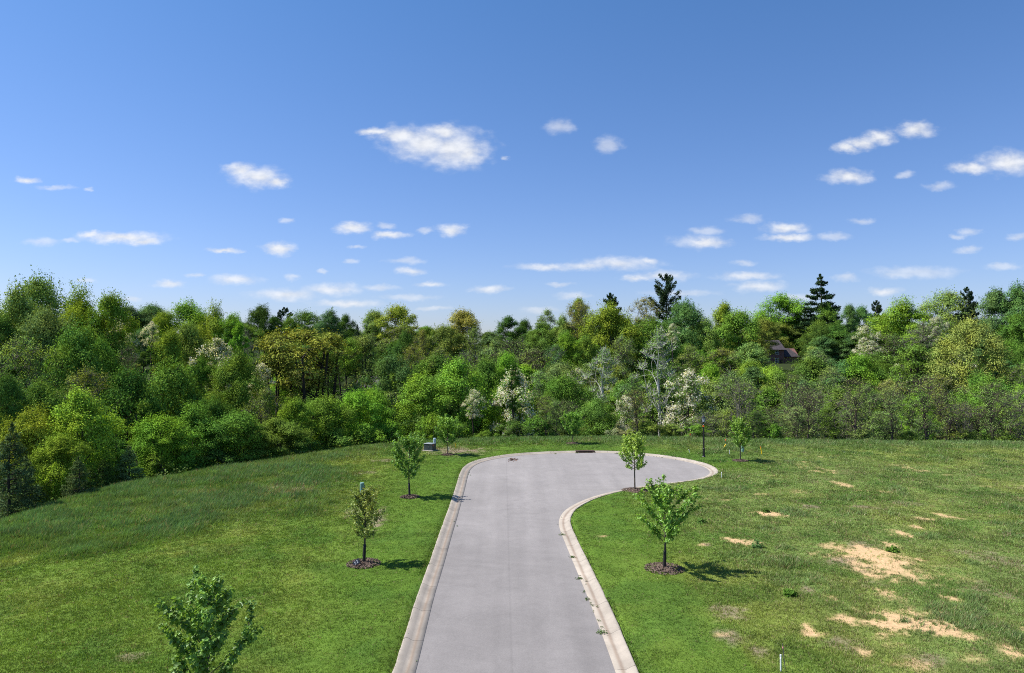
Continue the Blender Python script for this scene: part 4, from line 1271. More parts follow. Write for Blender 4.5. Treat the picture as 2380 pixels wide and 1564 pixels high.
TREES = [  # picture centre x, top y, crown width, form, colour, distance
    # ---- far left
    (40, 664, 125, 'oval', 'pale', 96), (92, 641, 130, 'round', 'pale', 106), (185, 662, 125, 'dense', 'yellowgreen', 101), (252, 682, 105, 'round', 'yellowgreen', 100), (112, 716, 120, 'round', 'pale', 91),
    (182, 757, 140, 'round', 'mid', 84), (283, 736, 78, 'locust', 'white', 108), (352, 748, 44, 'locust', 'white', 112), (62, 782, 150, 'sparse', 'greygreen', 80), (205, 851, 115, 'sparse', 'olive', 74),
    (95, 884, 130, 'round', 'mid', 64), (190, 906, 140, 'oval', 'lime', 57), (72, 948, 120, 'round', 'yellowgreen', 55), (300, 858, 165, 'round', 'dark', 72), (394, 768, 95, 'oval', 'yellowgreen', 104), (442, 750, 84, 'round', 'olive', 114),
    (298, 792, 62, 'bare', 'grey', 94), (235, 790, 80, 'oval', 'mid', 90), (400, 842, 150, 'round', 'mid', 82), (450, 938, 160, 'dense', 'mid', 68), (378, 965, 120, 'round', 'bright', 64),
    (300, 712, 90, 'round', 'bluish', 205), (352, 708, 90, 'round', 'bluish', 212), (428, 700, 115, 'dense', 'bright', 142), (500, 704, 90, 'dense', 'yellowgreen', 138), (540, 728, 60, 'round', 'bright', 136), (380, 722, 60, 'round', 'yellowgreen', 140),
    (28, 985, 105, 'spruce', 'spruce', 47), (128, 1076, 70, 'scrub', 'lime', 52), (182, 1062, 62, 'spruce', 'spruce', 50), (300, 1036, 82, 'spruce', 'greygreen', 57), (15, 870, 90, 'round', 'dark', 60), (250, 1010, 80, 'scrub', 'mid', 60),
    (360, 1050, 90, 'scrub', 'mid', 62), (240, 1070, 70, 'scrub', 'dark', 55), (8, 735, 90, 'round', 'dark', 88), (330, 935, 70, 'tower', 'mid', 70), (60, 1060, 80, 'spruce', 'spruce', 50), (135, 1010, 110, 'round', 'yellowgreen', 53),
    # ---- left of the centre
    (505, 786, 100, 'locust', 'white', 94), (558, 818, 112, 'dense', 'mid', 88), (606, 846, 66, 'locust', 'white', 91), (555, 752, 46, 'tower', 'bright', 120), (605, 708, 60, 'round', 'dark', 185), (660, 715, 48, 'pine', 'pine', 200),
    (636, 735, 50, 'oval', 'dark', 190), (700, 764, 165, 'fan', 'golden', 100), (640, 772, 70, 'fan', 'golden', 101), (765, 772, 60, 'fan', 'golden', 103),
    (713, 723, 78, 'round', 'mid', 188), (765, 720, 66, 'oval', 'bluish', 186), (803, 731, 52, 'round', 'dark', 205), (830, 757, 46, 'spruce', 'pine', 165), (872, 722, 78, 'round', 'pale', 186), (930, 710, 92, 'round', 'yellowgreen', 182),
    (810, 786, 66, 'fan', 'yellowgreen', 118), (857, 778, 74, 'fan', 'pale', 121), (942, 770, 62, 'oval', 'dark', 132), (905, 822, 96, 'round', 'bluish', 108), (775, 790, 80, 'round', 'mid', 140), (618, 900, 96, 'sparse', 'olive', 80),
    (690, 926, 86, 'oval', 'bright', 76), (750, 922, 110, 'round', 'bright', 80), (822, 908, 112, 'round', 'bright', 84), (872, 902, 90, 'round', 'bright', 88), (640, 972, 130, 'dense', 'mid', 72), (555, 955, 120, 'round', 'mid', 70), (497, 925, 90, 'dense', 'dark', 74),
    (785, 1002, 90, 'scrub', 'mid', 79), (700, 1010, 90, 'scrub', 'mid', 74), (600, 1025, 100, 'scrub', 'mid', 71), (500, 1040, 110, 'scrub', 'dark', 67), (850, 985, 90, 'scrub', 'bright', 81), (575, 760, 60, 'bare', 'grey', 128), (985, 765, 60, 'sparse', 'olive', 150),
    (430, 1045, 90, 'scrub', 'mid', 65), (905, 975, 90, 'scrub', 'bright', 84), (470, 830, 70, 'round', 'mid', 92),
    # ---- centre
    (985, 868, 130, 'round', 'bright', 90), (1062, 835, 150, 'round', 'bright', 97), (1100, 905, 54, 'locust', 'white', 91), (1195, 856, 128, 'locust', 'white', 94), (1193, 845, 30, 'tower', 'dark', 92), (1075, 720, 94, 'round', 'tan', 186),
    (1038, 756, 90, 'round', 'olive', 158), (1100, 762, 70, 'sparse', 'olive', 150), (1180, 735, 64, 'oval', 'dark', 196), (1218, 742, 46, 'round', 'dark', 200), (1273, 718, 66, 'sparse', 'greygreen', 198), (1260, 748, 84, 'round', 'mid', 172),
    (1306, 733, 56, 'oval', 'pale', 170), (1342, 697, 66, 'sparse', 'tan', 168), (1345, 692, 40, 'round', 'yellowgreen', 172), (1418, 683, 66, 'pine', 'pine', 186), (1412, 706, 118, 'round', 'yellowgreen', 150), (1200, 782, 110, 'bare', 'grey', 138), (1242, 802, 92, 'bare', 'grey', 132),
    (1150, 788, 84, 'sparse', 'grey', 140), (1132, 832, 92, 'round', 'mid', 112), (1182, 820, 74, 'round', 'bright', 116), (1312, 772, 66, 'round', 'bright', 140), (1288, 800, 74, 'sparse', 'bluish', 132), (1342, 856, 44, 'locust', 'white', 118),
    (1400, 808, 98, 'sycamore', 'greygreen', 110), (1312, 872, 104, 'round', 'mid', 100), (1290, 930, 66, 'sparse', 'greygreen', 87), (1380, 928, 100, 'dense', 'mid', 92), (1455, 920, 70, 'locust', 'white', 93), (1190, 975, 120, 'scrub', 'dark', 85), (1130, 1000, 70, 'scrub', 'mid', 84),
    (1432, 995, 62, 'scrub', 'cream', 86), (1255, 965, 80, 'scrub', 'mid', 86), (1330, 985, 70, 'scrub', 'olive', 86), (1010, 960, 80, 'scrub', 'bright', 84), (1060, 975, 70, 'scrub', 'mid', 84), (1360, 780, 70, 'round', 'mid', 140), (1450, 780, 80, 'sparse', 'grey', 130),
    (1255, 860, 70, 'sparse', 'greygreen', 108), (1020, 805, 80, 'sparse', 'olive', 125), (1075, 810, 70, 'bare', 'grey', 130), (960, 800, 60, 'sparse', 'olive', 128),
    # ---- right of the centre
    (1548, 638, 84, 'pineup', 'pine', 190), (1497, 690, 64, 'sparse', 'tan', 184), (1582, 699, 112, 'dense', 'bluish', 165), (1520, 740, 92, 'round', 'mid', 150), (1682, 703, 66, 'oval', 'yellowgreen', 172), (1722, 722, 104, 'round', 'mid', 160), (1812, 684, 118, 'dense', 'bright', 238), (1850, 722, 90, 'dense', 'mid', 242), (1775, 730, 90, 'dense', 'mid', 244),
    (1905, 641, 100, 'pinetier', 'pine', 228), (1530, 762, 112, 'sycamore', 'greygreen', 97), (1605, 860, 112, 'locust', 'white', 91), (1562, 752, 34, 'locust', 'white', 130), (1680, 808, 84, 'sparse', 'olive', 148), (1602, 800, 74, 'sparse', 'olive', 140), (1742, 838, 92, 'round', 'bright', 138),
    (1792, 850, 84, 'round', 'bright', 132), (1652, 845, 80, 'round', 'bright', 118), (1702, 862, 104, 'sparse', 'greygreen', 98), (1712, 792, 70, 'round', 'olive', 165), (1766, 806, 50, 'sparse', 'olive', 176), (1842, 872, 112, 'bare', 'grey', 98), (1900, 752, 84, 'dense', 'dark', 192),
    (1890, 812, 84, 'sparse', 'greygreen', 150), (1502, 975, 94, 'scrub', 'olive', 86), (1560, 985, 80, 'scrub', 'olive', 85), (1640, 955, 70, 'bare', 'grey', 86), (1692, 950, 84, 'sparse', 'olive', 86), (1752, 955, 84, 'sparse', 'mid', 85), (1852, 945, 92, 'sparse', 'greygreen', 85), (1800, 985, 70, 'scrub', 'bright', 83),
    (1470, 870, 70, 'sparse', 'greygreen', 104), (1560, 870, 60, 'sparse', 'mid', 104), (1640, 740, 70, 'round', 'pale', 160), (1920, 705, 60, 'round', 'mid', 225), (1770, 740, 60, 'round', 'olive', 180), (1620, 985, 60, 'scrub', 'mid', 84), (1850, 845, 40, 'scrub', 'bright', 190),
    # ---- far right
    (1945, 752, 104, 'dense', 'dark', 188), (1972, 708, 44, 'round', 'bluish', 240), (2002, 712, 54, 'round', 'bluish', 242), (2036, 700, 46, 'pine', 'pine', 246), (2096, 692, 124, 'dense', 'bright', 190), (2010, 756, 56, 'locust', 'white', 176), (2020, 792, 62, 'locust', 'white', 172), (2075, 772, 74, 'bare', 'grey', 164),
    (2140, 746, 72, 'bare', 'grey', 168), (2176, 736, 44, 'locust', 'white', 170), (2206, 676, 94, 'round', 'pale', 190), (2246, 669, 46, 'pine', 'pine', 186), (2256, 741, 168, 'dome', 'tan', 118), (2310, 672, 86, 'oval', 'bluish', 180), (2362, 660, 90, 'oval', 'bluish', 176), (2340, 800, 110, 'dense', 'dark', 150), (2360, 730, 70, 'round', 'mid', 165),
    (1996, 822, 98, 'round', 'bright', 128), (2086, 845, 64, 'locust', 'white', 130), (2222, 818, 64, 'locust', 'white', 132), (2142, 800, 112, 'fan', 'mid', 124), (2075, 882, 92, 'sparse', 'tan', 118), (2292, 868, 112, 'round', 'mid', 104), (1968, 905, 62, 'bare', 'grey', 87), (2200, 908, 112, 'bare', 'grey', 89), (2342, 902, 104, 'bare', 'grey', 87),
    (2270, 938, 84, 'bare', 'grey', 88), (2050, 955, 94, 'sparse', 'greygreen', 86), (1920, 945, 84, 'sparse', 'mid', 86), (2112, 918, 84, 'sparse', 'mid', 90), (2150, 965, 70, 'sparse', 'greygreen', 84), (2395, 930, 90, 'sparse', 'olive', 86), (2000, 995, 60, 'scrub', 'greygreen', 83), (2240, 997, 60, 'scrub', 'olive', 83), (2320, 1000, 60, 'scrub', 'olive', 83), (2110, 1000, 56, 'scrub', 'mid', 83),
    (1715, 880, 76, 'bare', 'olive', 84), (1800, 945, 60, 'bare', 'greygreen', 84), (1876, 890, 84, 'bare', 'grey', 83), (1985, 870, 92, 'bare', 'grey', 83), (2072, 900, 78, 'bare', 'greygreen', 83), (2150, 862, 96, 'bare', 'grey', 83), (2236, 930, 66, 'bare', 'olive', 83), (2305, 880, 88, 'bare', 'grey', 83), (2366, 900, 74, 'bare', 'greygreen', 83), (1480, 900, 70, 'bare', 'olive', 85), (1318, 925, 64, 'bare', 'greygreen', 85), (1268, 915, 60, 'bare', 'olive', 85),
    (1930, 850, 70, 'sparse', 'grey', 120), (2180, 870, 80, 'sparse', 'olive', 115), (2360, 850, 70, 'sparse', 'mid', 112), (2010, 890, 80, 'sparse', 'greygreen', 105), (1890, 900, 84, 'bare', 'grey', 96), (2400, 780, 70, 'round', 'dark', 140), (2415, 690, 80, 'round', 'mid', 170), (-25, 690, 110, 'oval', 'mid', 98), (-20, 950, 100, 'round', 'mid', 56),
]
# landmarks for telling look-alikes apart, along the view from one side to the other
LMS = [(0, 'the picture edge'), (182, 'the corner spruces'), (505, 'the whitest locust'), (700, 'the golden tree'), (1000, 'the utility box'), (1331, 'the storm drain'), (1548, 'the tall pine'), (1635, 'the lamp post'),
       (1812, 'the brick house'), (1905, 'the spired pine'), (2256, 'the olive dome'), (2379, 'the picture edge')]
ORD = ['', 'second', 'third', 'fourth', 'fifth', 'sixth', 'seventh', 'eighth', 'ninth', 'tenth']
SPECIAL = {
    (700, 764): 'broad golden-topped tree with several bare dark trunks showing beneath its crown',
    (640, 772): 'smaller golden tree leaning out towards the white blossom',
    (765, 772): 'smaller golden tree on the utility box side of the big one',
    (1548, 638): 'tall dark pine with upswept branches rising above the skyline',
    (1905, 641): 'tallest dark pine, spired and tiered, beside the brick house',
    (2256, 741): 'broad smooth olive-yellow dome of a tree beside the wood of the far corner',
    (1605, 860): 'big locust tree covered in white blossom just behind the lamp post',
    (1195, 856): 'locust tree strewn with white blossom round a dark vine-clad stem',
    (1193, 845): 'dark vine-clad narrow stem rising through the blossoming locust',
    (505, 786): 'round-headed locust thick with white blossom above a dark leafy tree',
    (1530, 762): 'white-limbed sycamore standing pale among thin leaves near the lamp post',
    (1400, 808): 'white-trunked sycamore with thin grey-green leaves above the storm drain',
    (28, 985): 'large dusky spruce in the lower corner of the wood',
    (182, 1062): 'slender dusky spruce standing at the edge of the long grass',
    (300, 1036): 'grey-green young spruce half hidden at the lawn edge',
    (60, 1060): 'small dusky spruce tucked against the large corner spruce',
    (190, 906): 'lime green tree with a pointed sunlit top above the corner spruces',
    (1812, 684): 'big bright green tree standing behind the brick house roof',
    (1766, 806): 'thin olive tree in front of the brick house wall',
    (128, 1076): 'lime green layered bush above the rail fence',
    (1142, 1): '',
}
PIL = [t for t in TREES]


def plant_trees():
    # fill-in trees behind the measured ones so that the wood closes up
    r = np.random.default_rng(55)
    extra = []
    for d, y0, step in ((106, 890, 70), (128, 850, 74), (152, 812, 74), (180, 775, 70), (205, 752, 62), (236, 735, 62)):
        x = -60 + r.uniform(0, 40)
        while x < 2440:
            cx = x + r.normal(0, 12)
            skyline = np.interp(cx, [0, 250, 330, 560, 1000, 1200, 1330, 1500, 1700, 1900, 2100, 2379], [690, 700, 725, 740, 745, 760, 735, 725, 735, 735, 725, 700])
            top = max(y0 + r.normal(0, 12), skyline + 10 + 6 * abs(r.normal()))
            if cx < 420 and d < 120:
                top -= 20
            f = r.choice(['oval', 'oval', 'sparse', 'dense', 'sparse', 'round', 'tower'])
            c = r.choice(['mid', 'mid', 'dark', 'olive', 'greygreen', 'bluish', 'bright'])
            if not (200 < d < 230 and 1738 < cx < 1885) and not (d < 200 and 1745 < cx < 1875 and top < 850) and not (d < 120 and 2160 < cx < 2350):
                extra.append((cx, top, r.uniform(78, 112), f, c, d + r.normal(0, 5)))
            x += step
    rows = TREES + extra
    recs = []
    for i, (px, py, wpx, form, colr, d) in enumerate(rows):
        rr = np.random.default_rng(1000 + i)
        dr = ray(px, py)
        k = d / dr[1]
        X, Y, Zt = dr[0] * k, d, CAM_H + dr[2] * k
        # keep every trunk off the lawn
        for _ in range(40):
            o, e = out_dist(np.array([X]), np.array([Y]))
            if o[0] > 1.6 or (e[0] > 60):
                break
            Y += .8; X = dr[0] / dr[1] * Y; Zt = CAM_H + dr[2] / dr[1] * Y
        zb = gz(X, Y)
        Ht = max(Zt - zb, 2.0)
        Wm = wpx * Y / F_
        lst = ARCH[form]
        a = lst[int(rr.integers(len(lst)))]
        sxy = Wm / a['W'] * (1.22 if form not in ('pineup', 'pinetier', 'dome', 'locust', 'scrub', 'spruce', 'pine') else 1.08)
        sz = min(Ht / a['H'], sxy * (1.2 if form in ('locust', 'fan') else (1.9 if form == 'bare' else 1.5)))
        if sz < sxy * .62: sxy = sz / .62
        zb = Zt - a['H'] * sz
        c = np.array(PAL[colr]) * rr.uniform(.88, 1.13) * (1 + rr.normal(0, .05, 3))
        recs.append(dict(px=px, py=py, form=form, col=colr, loc=(X, Y, zb), s=(sxy, sxy, sz), a=a, c=c, rz=rr.uniform(0, 6.28), d=Y, Ht=Ht, i=i))
    # labels
    taken = {}
    for q in recs:
        noun, adj = FORM[q['form']]
        cw = WORDS[q['col']]
        if q['form'] == 'bare': cw = 'thin'
        if q['form'] in ('pine', 'pineup', 'pinetier'): cw = 'dark'
        if q['form'] == 'scrub': adj = 'low'
        row = 'at lawn edge' if q['d'] < 90 else ('on lower slope' if q['d'] < 125 else ('halfway up slope' if q['d'] < 165 else 'on skyline'))
        j = max(k for k in range(len(LMS)) if LMS[k][0] <= max(q['px'], 0))
        j = min(j, len(LMS) - 2)
        q['key'] = (' '.join(w for w in (cw, adj, noun) if w), row, j)
        taken.setdefault(q['key'], []).append(q)
    for key, lst in taken.items():
        lst.sort(key=lambda q: q['px'])
        for n, q in enumerate(lst):
            nm, row, j = key
            a, b = LMS[j][1], LMS[j + 1][1]
            if j == len(LMS) - 2:
                place = f'beyond {a}' if True else ''
            elif j == 0:
                place = f'before {b} from the picture edge'
                place = f'between picture edge and {b[4:]}'
            else:
                place = f'between {a[4:]} and {b[4:]}'
            o = '' if len(lst) == 1 else (ORD[n] + ' ' if n else 'first ')
            q['label'] = f'{o}{nm} {row} {place}'
    for q in recs:
        for (x, y), txt in SPECIAL.items():
            if q['px'] == x and q['py'] == y:
                q['label'] = txt
    for q in recs:
        e = thing(NAME[q['form']], q['label'], 'bush' if q['form'] == 'scrub' else 'tree', q['loc'], q['rz'], 'bushes along the lawn edge' if q['form'] == 'scrub' else 'trees of the wooded slope')
        e.scale = q['s']
        for part, me in q['a']['ms'].items():
            o = link(part, me, e)
            o.color = (*[float(v) for v in q['c']], 1)
    return recs


RECS = plant_trees()


# ------------------------------------------------------------------ undergrowth (one mass)
def build_undergrowth():
    r = np.random.default_rng(77)
    C = []; SZ = []
    E = np.array(EDGE)
    es = catmull(E, .5)
    tn = np.gradient(es, axis=0); tn /= np.linalg.norm(tn, axis=1)[:, None]
    nn = np.stack([-tn[:, 1], tn[:, 0]], 1)
    for k in range(1500):
        i = r.integers(len(es) - 30)
        s = r.uniform(3.2, 13)
        p = es[i] + nn[i] * s + r.normal(0, .5, 2)
        C.append(p); SZ.append(r.uniform(.7, 1.7))
    for k in range(1500):
        y = r.uniform(75, 215); x = r.uniform(-.82 * y, .82 * y)
        C.append((x, y)); SZ.append(r.uniform(1.2, 2.6))
    C = np.array(C); SZ = np.array(SZ)
    o, _ = out_dist(C[:, 0], C[:, 1])
    k = o > 3.0
    k &= ~((np.abs(C[:, 0] - 86) < 12) & (np.abs(C[:, 1] - 219) < 9))
    C, SZ = C[k], SZ[k]
    Z = terrain_big(C[:, 0], C[:, 1])
    per = 95
    n = len(C) * per
    ci = np.repeat(np.arange(len(C)), per)
    d = r.normal(0, 1, (n, 3)); d /= np.linalg.norm(d, axis=1)[:, None]; d[:, 2] = np.abs(d[:, 2])
    rad = SZ[ci] * r.random(n) ** .45
    pos = np.stack([C[ci, 0], C[ci, 1], Z[ci]], 1) + d * rad[:, None] * np.array([1.15, 1.15, 1.0])
    V, Fq = leaves_np(pos, d + np.array([0, 0, .4]), .24, r)
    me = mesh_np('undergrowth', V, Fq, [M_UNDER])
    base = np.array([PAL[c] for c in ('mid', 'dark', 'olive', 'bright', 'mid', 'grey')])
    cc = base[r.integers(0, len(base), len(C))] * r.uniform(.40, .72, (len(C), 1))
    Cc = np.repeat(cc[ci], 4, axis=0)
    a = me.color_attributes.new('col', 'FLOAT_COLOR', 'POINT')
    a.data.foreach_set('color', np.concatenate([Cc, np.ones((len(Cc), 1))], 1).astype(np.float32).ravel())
    tag(link('undergrowth', me), 'tangled low green undergrowth filling the wood beneath the trees', 'undergrowth', kind='stuff')


build_undergrowth()


# ------------------------------------------------------------------ young street trees
def young_tree(t):
    r = np.random.default_rng(t['seed'])
    x, y = t['w']
    z = gz(x, y)
    H, cw, cb = t['h'], t['cw'], t['cb']
    e = thing('young_tree', t['label'], 'tree', (x, y, z), 0, 'young street trees')
    thin_style = t['style'] == 'thin'
    wood = []; twig = []; tips = []
    top = np.array([r.normal(0, .05), r.normal(0, .05), H * .97])
    tr = curve((0, 0, -.15), top, r, .012, 12)
    if not thin_style:
        tr[:, 2] *= .86
    R = np.linspace(.062, .014, 12); R[0] = .085
    wood.append((tr, R))
    shoots = t['style'] == 'shoots'
    nb = 30 if thin_style else (27 if shoots else 34)
    pos = []; dirs = []
    lf = .125
    for i in range(nb):
        u = (i + r.random() * .8) / nb
        z0 = cb * (.80 if shoots else .92) + (H * .93 - cb) * u ** 1.05
        th = i * 2.4 + r.normal(0, .4)
        env = np.sin(np.pi * np.clip(.22 + .80 * u, 0, 1)) ** .8 if not thin_style else np.sin(np.pi * np.clip(.30 + .68 * u, 0, 1)) ** .7
        L = cw / 2 * max(env, .22) * r.uniform(.65, 1.22)
        rise = L * (r.uniform(.45, .95) + (.9 if thin_style else 1.1) * u)
        if u > .8:
            rise *= .8
        if shoots:
            rise = L * r.uniform(.55, 1.5) + .15 + .25 * u; L *= 1.12
        k = np.argmin(np.abs(tr[:, 2] - z0))
        s = tr[k].copy(); s[2] = z0
        en = s + np.array([L * math.cos(th), L * math.sin(th), rise])
        en[2] = min(en[2], H * r.uniform(.86, 1.03))
        P = curve(s, en, r, .07, 6, -.10)
        twig.append((P, np.linspace(.020 * (1.1 - u * .5), .006, 6)))
        subs = [P]
        for _ in range(2 if shoots else (3 if not thin_style else 4)):
            q = r.uniform(.35, .85)
            ps = s + (en - s) * q
            j = min(int(q * 5), 4)
            ps = P[j]
            dd = np.array([math.cos(th + r.normal(0, .8)), math.sin(th + r.normal(0, .8)), r.uniform(.5, 1.5)]); dd /= np.linalg.norm(dd)
            pe = ps + dd * L * r.uniform(.28, .55)
            pe[2] = min(pe[2], H * 1.02)
            Q = curve(ps, pe, r, .06, 4)
            twig.append((Q, np.linspace(.009, .004, 4))); subs.append(Q)
        for Q in subs:
            ln = np.linalg.norm(np.diff(Q, axis=0), axis=1).sum()
            m = int((31 if not thin_style else 20) * t.get('dens', 1) * ln / .5) + (5 if not thin_style else 5)
            w = r.uniform(.12 if thin_style else .22, 1.05, m)
            f = np.clip(w, 0, 1) * (len(Q) - 1); a = np.minimum(f.astype(int), len(Q) - 2)
            p = Q[a] + (Q[a + 1] - Q[a]) * (f - a)[:, None]
            off = r.normal(0, .060 if not thin_style else .055, (m, 3))
            pos.append(p + off); dirs.append(off * 6 + np.array([0, 0, .55]))
    v1, f1 = tubes_np(wood, 9); v2, f2 = tubes_np(twig, 4)
    me = mesh_np('young_tree_trunk', np.concatenate([v1, v2]), np.concatenate([f1, f2 + len(v1)]), [M_BARK], smooth=True)
    link('trunk', me, e)
    pos = np.concatenate(pos); dirs = np.concatenate(dirs)
    V, Fq = leaves_np(pos, dirs, lf if not thin_style else .105, r, 1.0)
    me = mesh_np('young_tree_crown', V, Fq, [M_YLEAF])
    o = link('crown', me, e); o.color = (*t['col'], 1)
    if t['guard']:
        g = MB(); pts = [tr[0] + (tr[3] - tr[0]) * k for k in np.linspace(.06, 1.0, 6)]
        g.tube(pts, [.085, .080, .078, .076, .074, .070], 10)
        g.build('trunk_guard', M_GUARD, e, True)
    # mulch ring under it
    mr = t['mr']
    n, rings = 40, 7
    V = [(0, 0, .11)]; Fc = []
    V = []
    for i in range(rings + 1):
        q = i / rings
        for k in range(n):
            th = 2 * math.pi * k / n
            rad = mr * .72 * q * (1 + .12 * math.sin(3 * th + t['seed']) + .06 * math.sin(7 * th))
            zz = .10 * (1 - q ** 2) - .02 * (q == 1) + r.normal(0, .010)
            V.append((rad * math.cos(th), rad * math.sin(th), zz))
    for i in range(rings):
        for k in range(n):
            Fc.append((i * n + k, i * n + (k + 1) % n, (i + 1) * n + (k + 1) % n, (i + 1) * n + k))
    chips = 900
    th = r.uniform(0, 6.28, chips); q = np.sqrt(r.random(chips))
    cpos = np.stack([mr * 1.12 * q * np.cos(th), mr * 1.12 * q * np.sin(th), .11 * (1 - q ** 2) + .012], 1)
    cv, cf = leaves_np(cpos, np.tile([0, 0, 1.], (chips, 1)), .07, r, 1.6)
    V = np.array(V)
    me = mesh_np('mulch_ring', np.concatenate([V, cv]), np.concatenate([np.array(Fc), cf + len(V)]), [M_MULCH])
    m = link('mulch_ring', me)
    m.location = (x, y, z + .012)
    return m


MUL = ['brown mulch ring under the near corner maple', 'brown mulch ring beside the black number plaque', 'brown mulch ring under the verge tree shading the straight kerb', 'thin mulch ring near the grey-green utility box', 'mulch ring behind the storm drain inlet',
       'dark mulch ring beside the inner bend of the kerb', 'widest brown mulch ring, in the patchy field', 'mulch ring in front of the pale green pedestal past the lamp']
for t, lb in zip(YT, MUL):
    m = young_tree(t)
    tag(m, lb, 'mulch ring', 'mulch rings round the young trees')


# ------------------------------------------------------------------ street lamp
def street_lamp():
    p = ground_pt(1635, 1062)
    e = thing('street_lamp', 'black lantern lamp post with an orange tape band, standing past the turning circle', 'street lamp', p, .3)
    b = MB(); b.lathe([(.17, -.05), (.17, .06), (.135, .10), (.135, .16), (.115, .22), (.108, .72), (.125, .76), (.125, .82), (.09, .88), (.075, .92)], 20)
    b.build('base', M_BLACK, e, False)
    s = MB(); s.lathe([(.090, .90), (.085, 1.8), (.078, 3.12), (.095, 3.14), (.095, 3.18), (.068, 3.22), (.060, 3.34), (.09, 3.40), (.09, 3.43)], 16)
    s.build('pole', M_BLACK, e)
    tp = MB(); tp.lathe([(.084, 2.98), (.086, 3.0), (.086, 3.09), (.084, 3.11)], 16); tp.build('tape_band', M_ORANGE, e)
    # lantern: flared eight-sided cage
    f = MB()
    z0, z1, r0, r1 = 3.44, 3.86, .135, .195
    n = 6
    f.lathe([(r0 + .015, z0 - .01), (r0 + .02, z0), (r0 + .02, z0 + .03), (r0, z0 + .03)], n)
    f.lathe([(r1, z1 - .03), (r1 + .02, z1 - .03), (r1 + .03, z1), (r1, z1 + .01)], n)
    for k in range(n):
        th = 2 * math.pi * k / n
        f.tube([(r0 * math.cos(th) * 1.05, r0 * math.sin(th) * 1.05, z0), (r1 * math.cos(th) * 1.02, r1 * math.sin(th) * 1.02, z1)], .013, 5)
    lt = f.build('lantern', M_BLACK, e)
    g = MB(); g.lathe([(r0 * .93, z0 + .01), (r1 * .93, z1 - .015)], n); g.build('glass', M_LAMPGLASS, lt)
    c = MB(); c.lathe([(r1 + .045, z1 + .005), (r1 + .04, z1 + .03), (.12, z1 + .12), (.085, z1 + .16), (.085, z1 + .20), (.05, z1 + .24), (.02, z1 + .27), (.03, z1 + .30), (.018, z1 + .34), (.004, z1 + .40)], 12)
    c.build('cap', M_BLACK, lt)


street_lamp()


# ------------------------------------------------------------------ utility boxes, pedestals, markers
def utility_box():
    p = ground_pt(999, 1047)
    e = thing('utility_box', 'squat grey-green pad-mounted utility box with an orange sticker', 'utility box', p, math.radians(-24))
    pad = MB(); pad.box((0, 0, .02), (1.25, 1.1, .12), 0, .02); pad.build('pad', M_CONC, e)
    b = MB(); b.box((0, 0, .40), (.98, .80, .66), 0, .02)
    b.box((0, -.405, .40), (.02, .012, .60)); b.build('cabinet', M_GREENBOX, e)
    l = MB(); l.box((0, 0, .755), (1.04, .86, .05), 0, .015)
    l.build('lid', simple('sunlit_box_lid', (.17, .205, .215), .45, noise=.15), e)  # sunlight on the box top is put into this paler colour
    h = MB(); h.box((.06, -.415, .42), (.05, .03, .14)); h.build('handle', M_STEEL, e)
    s = MB(); s.box((.495, -.22, .62), (.012, .13, .12)); s.build('sticker', M_ORANGE, e)


utility_box()


def pedestal(px, py, h, r, label, mat, z=None, xy=None):
    p = ground_pt(px, py) if xy is None else Vector((xy[0], xy[1], gz(*xy)))
    e = thing('utility_pedestal', label, 'utility pedestal', p, .2, 'utility pedestals on the lawn')
    b = MB(); b.lathe([(r * .92, -.05), (r * .92, h * .26), (r * 1.0, h * .27), (r * 1.0, h * .30)], 18); b.build('base', mat, e)
    c = MB(); c.lathe([(r, h * .30), (r, h * .93), (r * .95, h * .97), (r * .75, h * .995), (r * .2, h)], 18); c.build('cover', mat, e)
    k = MB(); k.box((0, -r * 1.0, h * .62), (.05, .03, .10)); k.build('latch', M_STEEL, e)


pedestal(1725.5, 1050.5, .74, .15, 'pale green cylinder pedestal behind the young tree past the lamp', M_PED)
pedestal(841, 1150.7, .92, .155, 'pale green cylinder pedestal rising behind the thin reddish tree', M_PED)
_b = ground_pt(999, 1047)
pedestal(0, 0, 1.02, .15, 'pale cylinder pedestal peeping over the grey-green utility box', M_PEDBLUE, xy=(_b.x + .22, _b.y + 2.4))
pedestal(938, 1029, .45, .07, 'slim pale blue pedestal behind the top of the verge tree', M_PEDBLUE)


def post(name, px, py, h, r, mat, label, cat, lean=(0, 0), bend=0., capmat=None, group=None, flat=False):
    p = ground_pt(px, py)
    e = thing(name, label, cat, p, 0, group)
    pts = [Vector((lean[0] * t + bend * math.sin(t * math.pi), lean[1] * t, h * t - .05 * (t == 0))) for t in np.linspace(0, 1, 7)]
    b = MB(); b.tube(pts, r, 8 if not flat else 6)
    b.build('shaft', mat, e, True)
    if capmat:
        c = MB(); c.tube([pts[-1] - Vector((0, 0, .012)), pts[-1] + Vector((0, 0, .05))], r * 1.15, 8)
        c.build('cap', capmat, e)
    return e


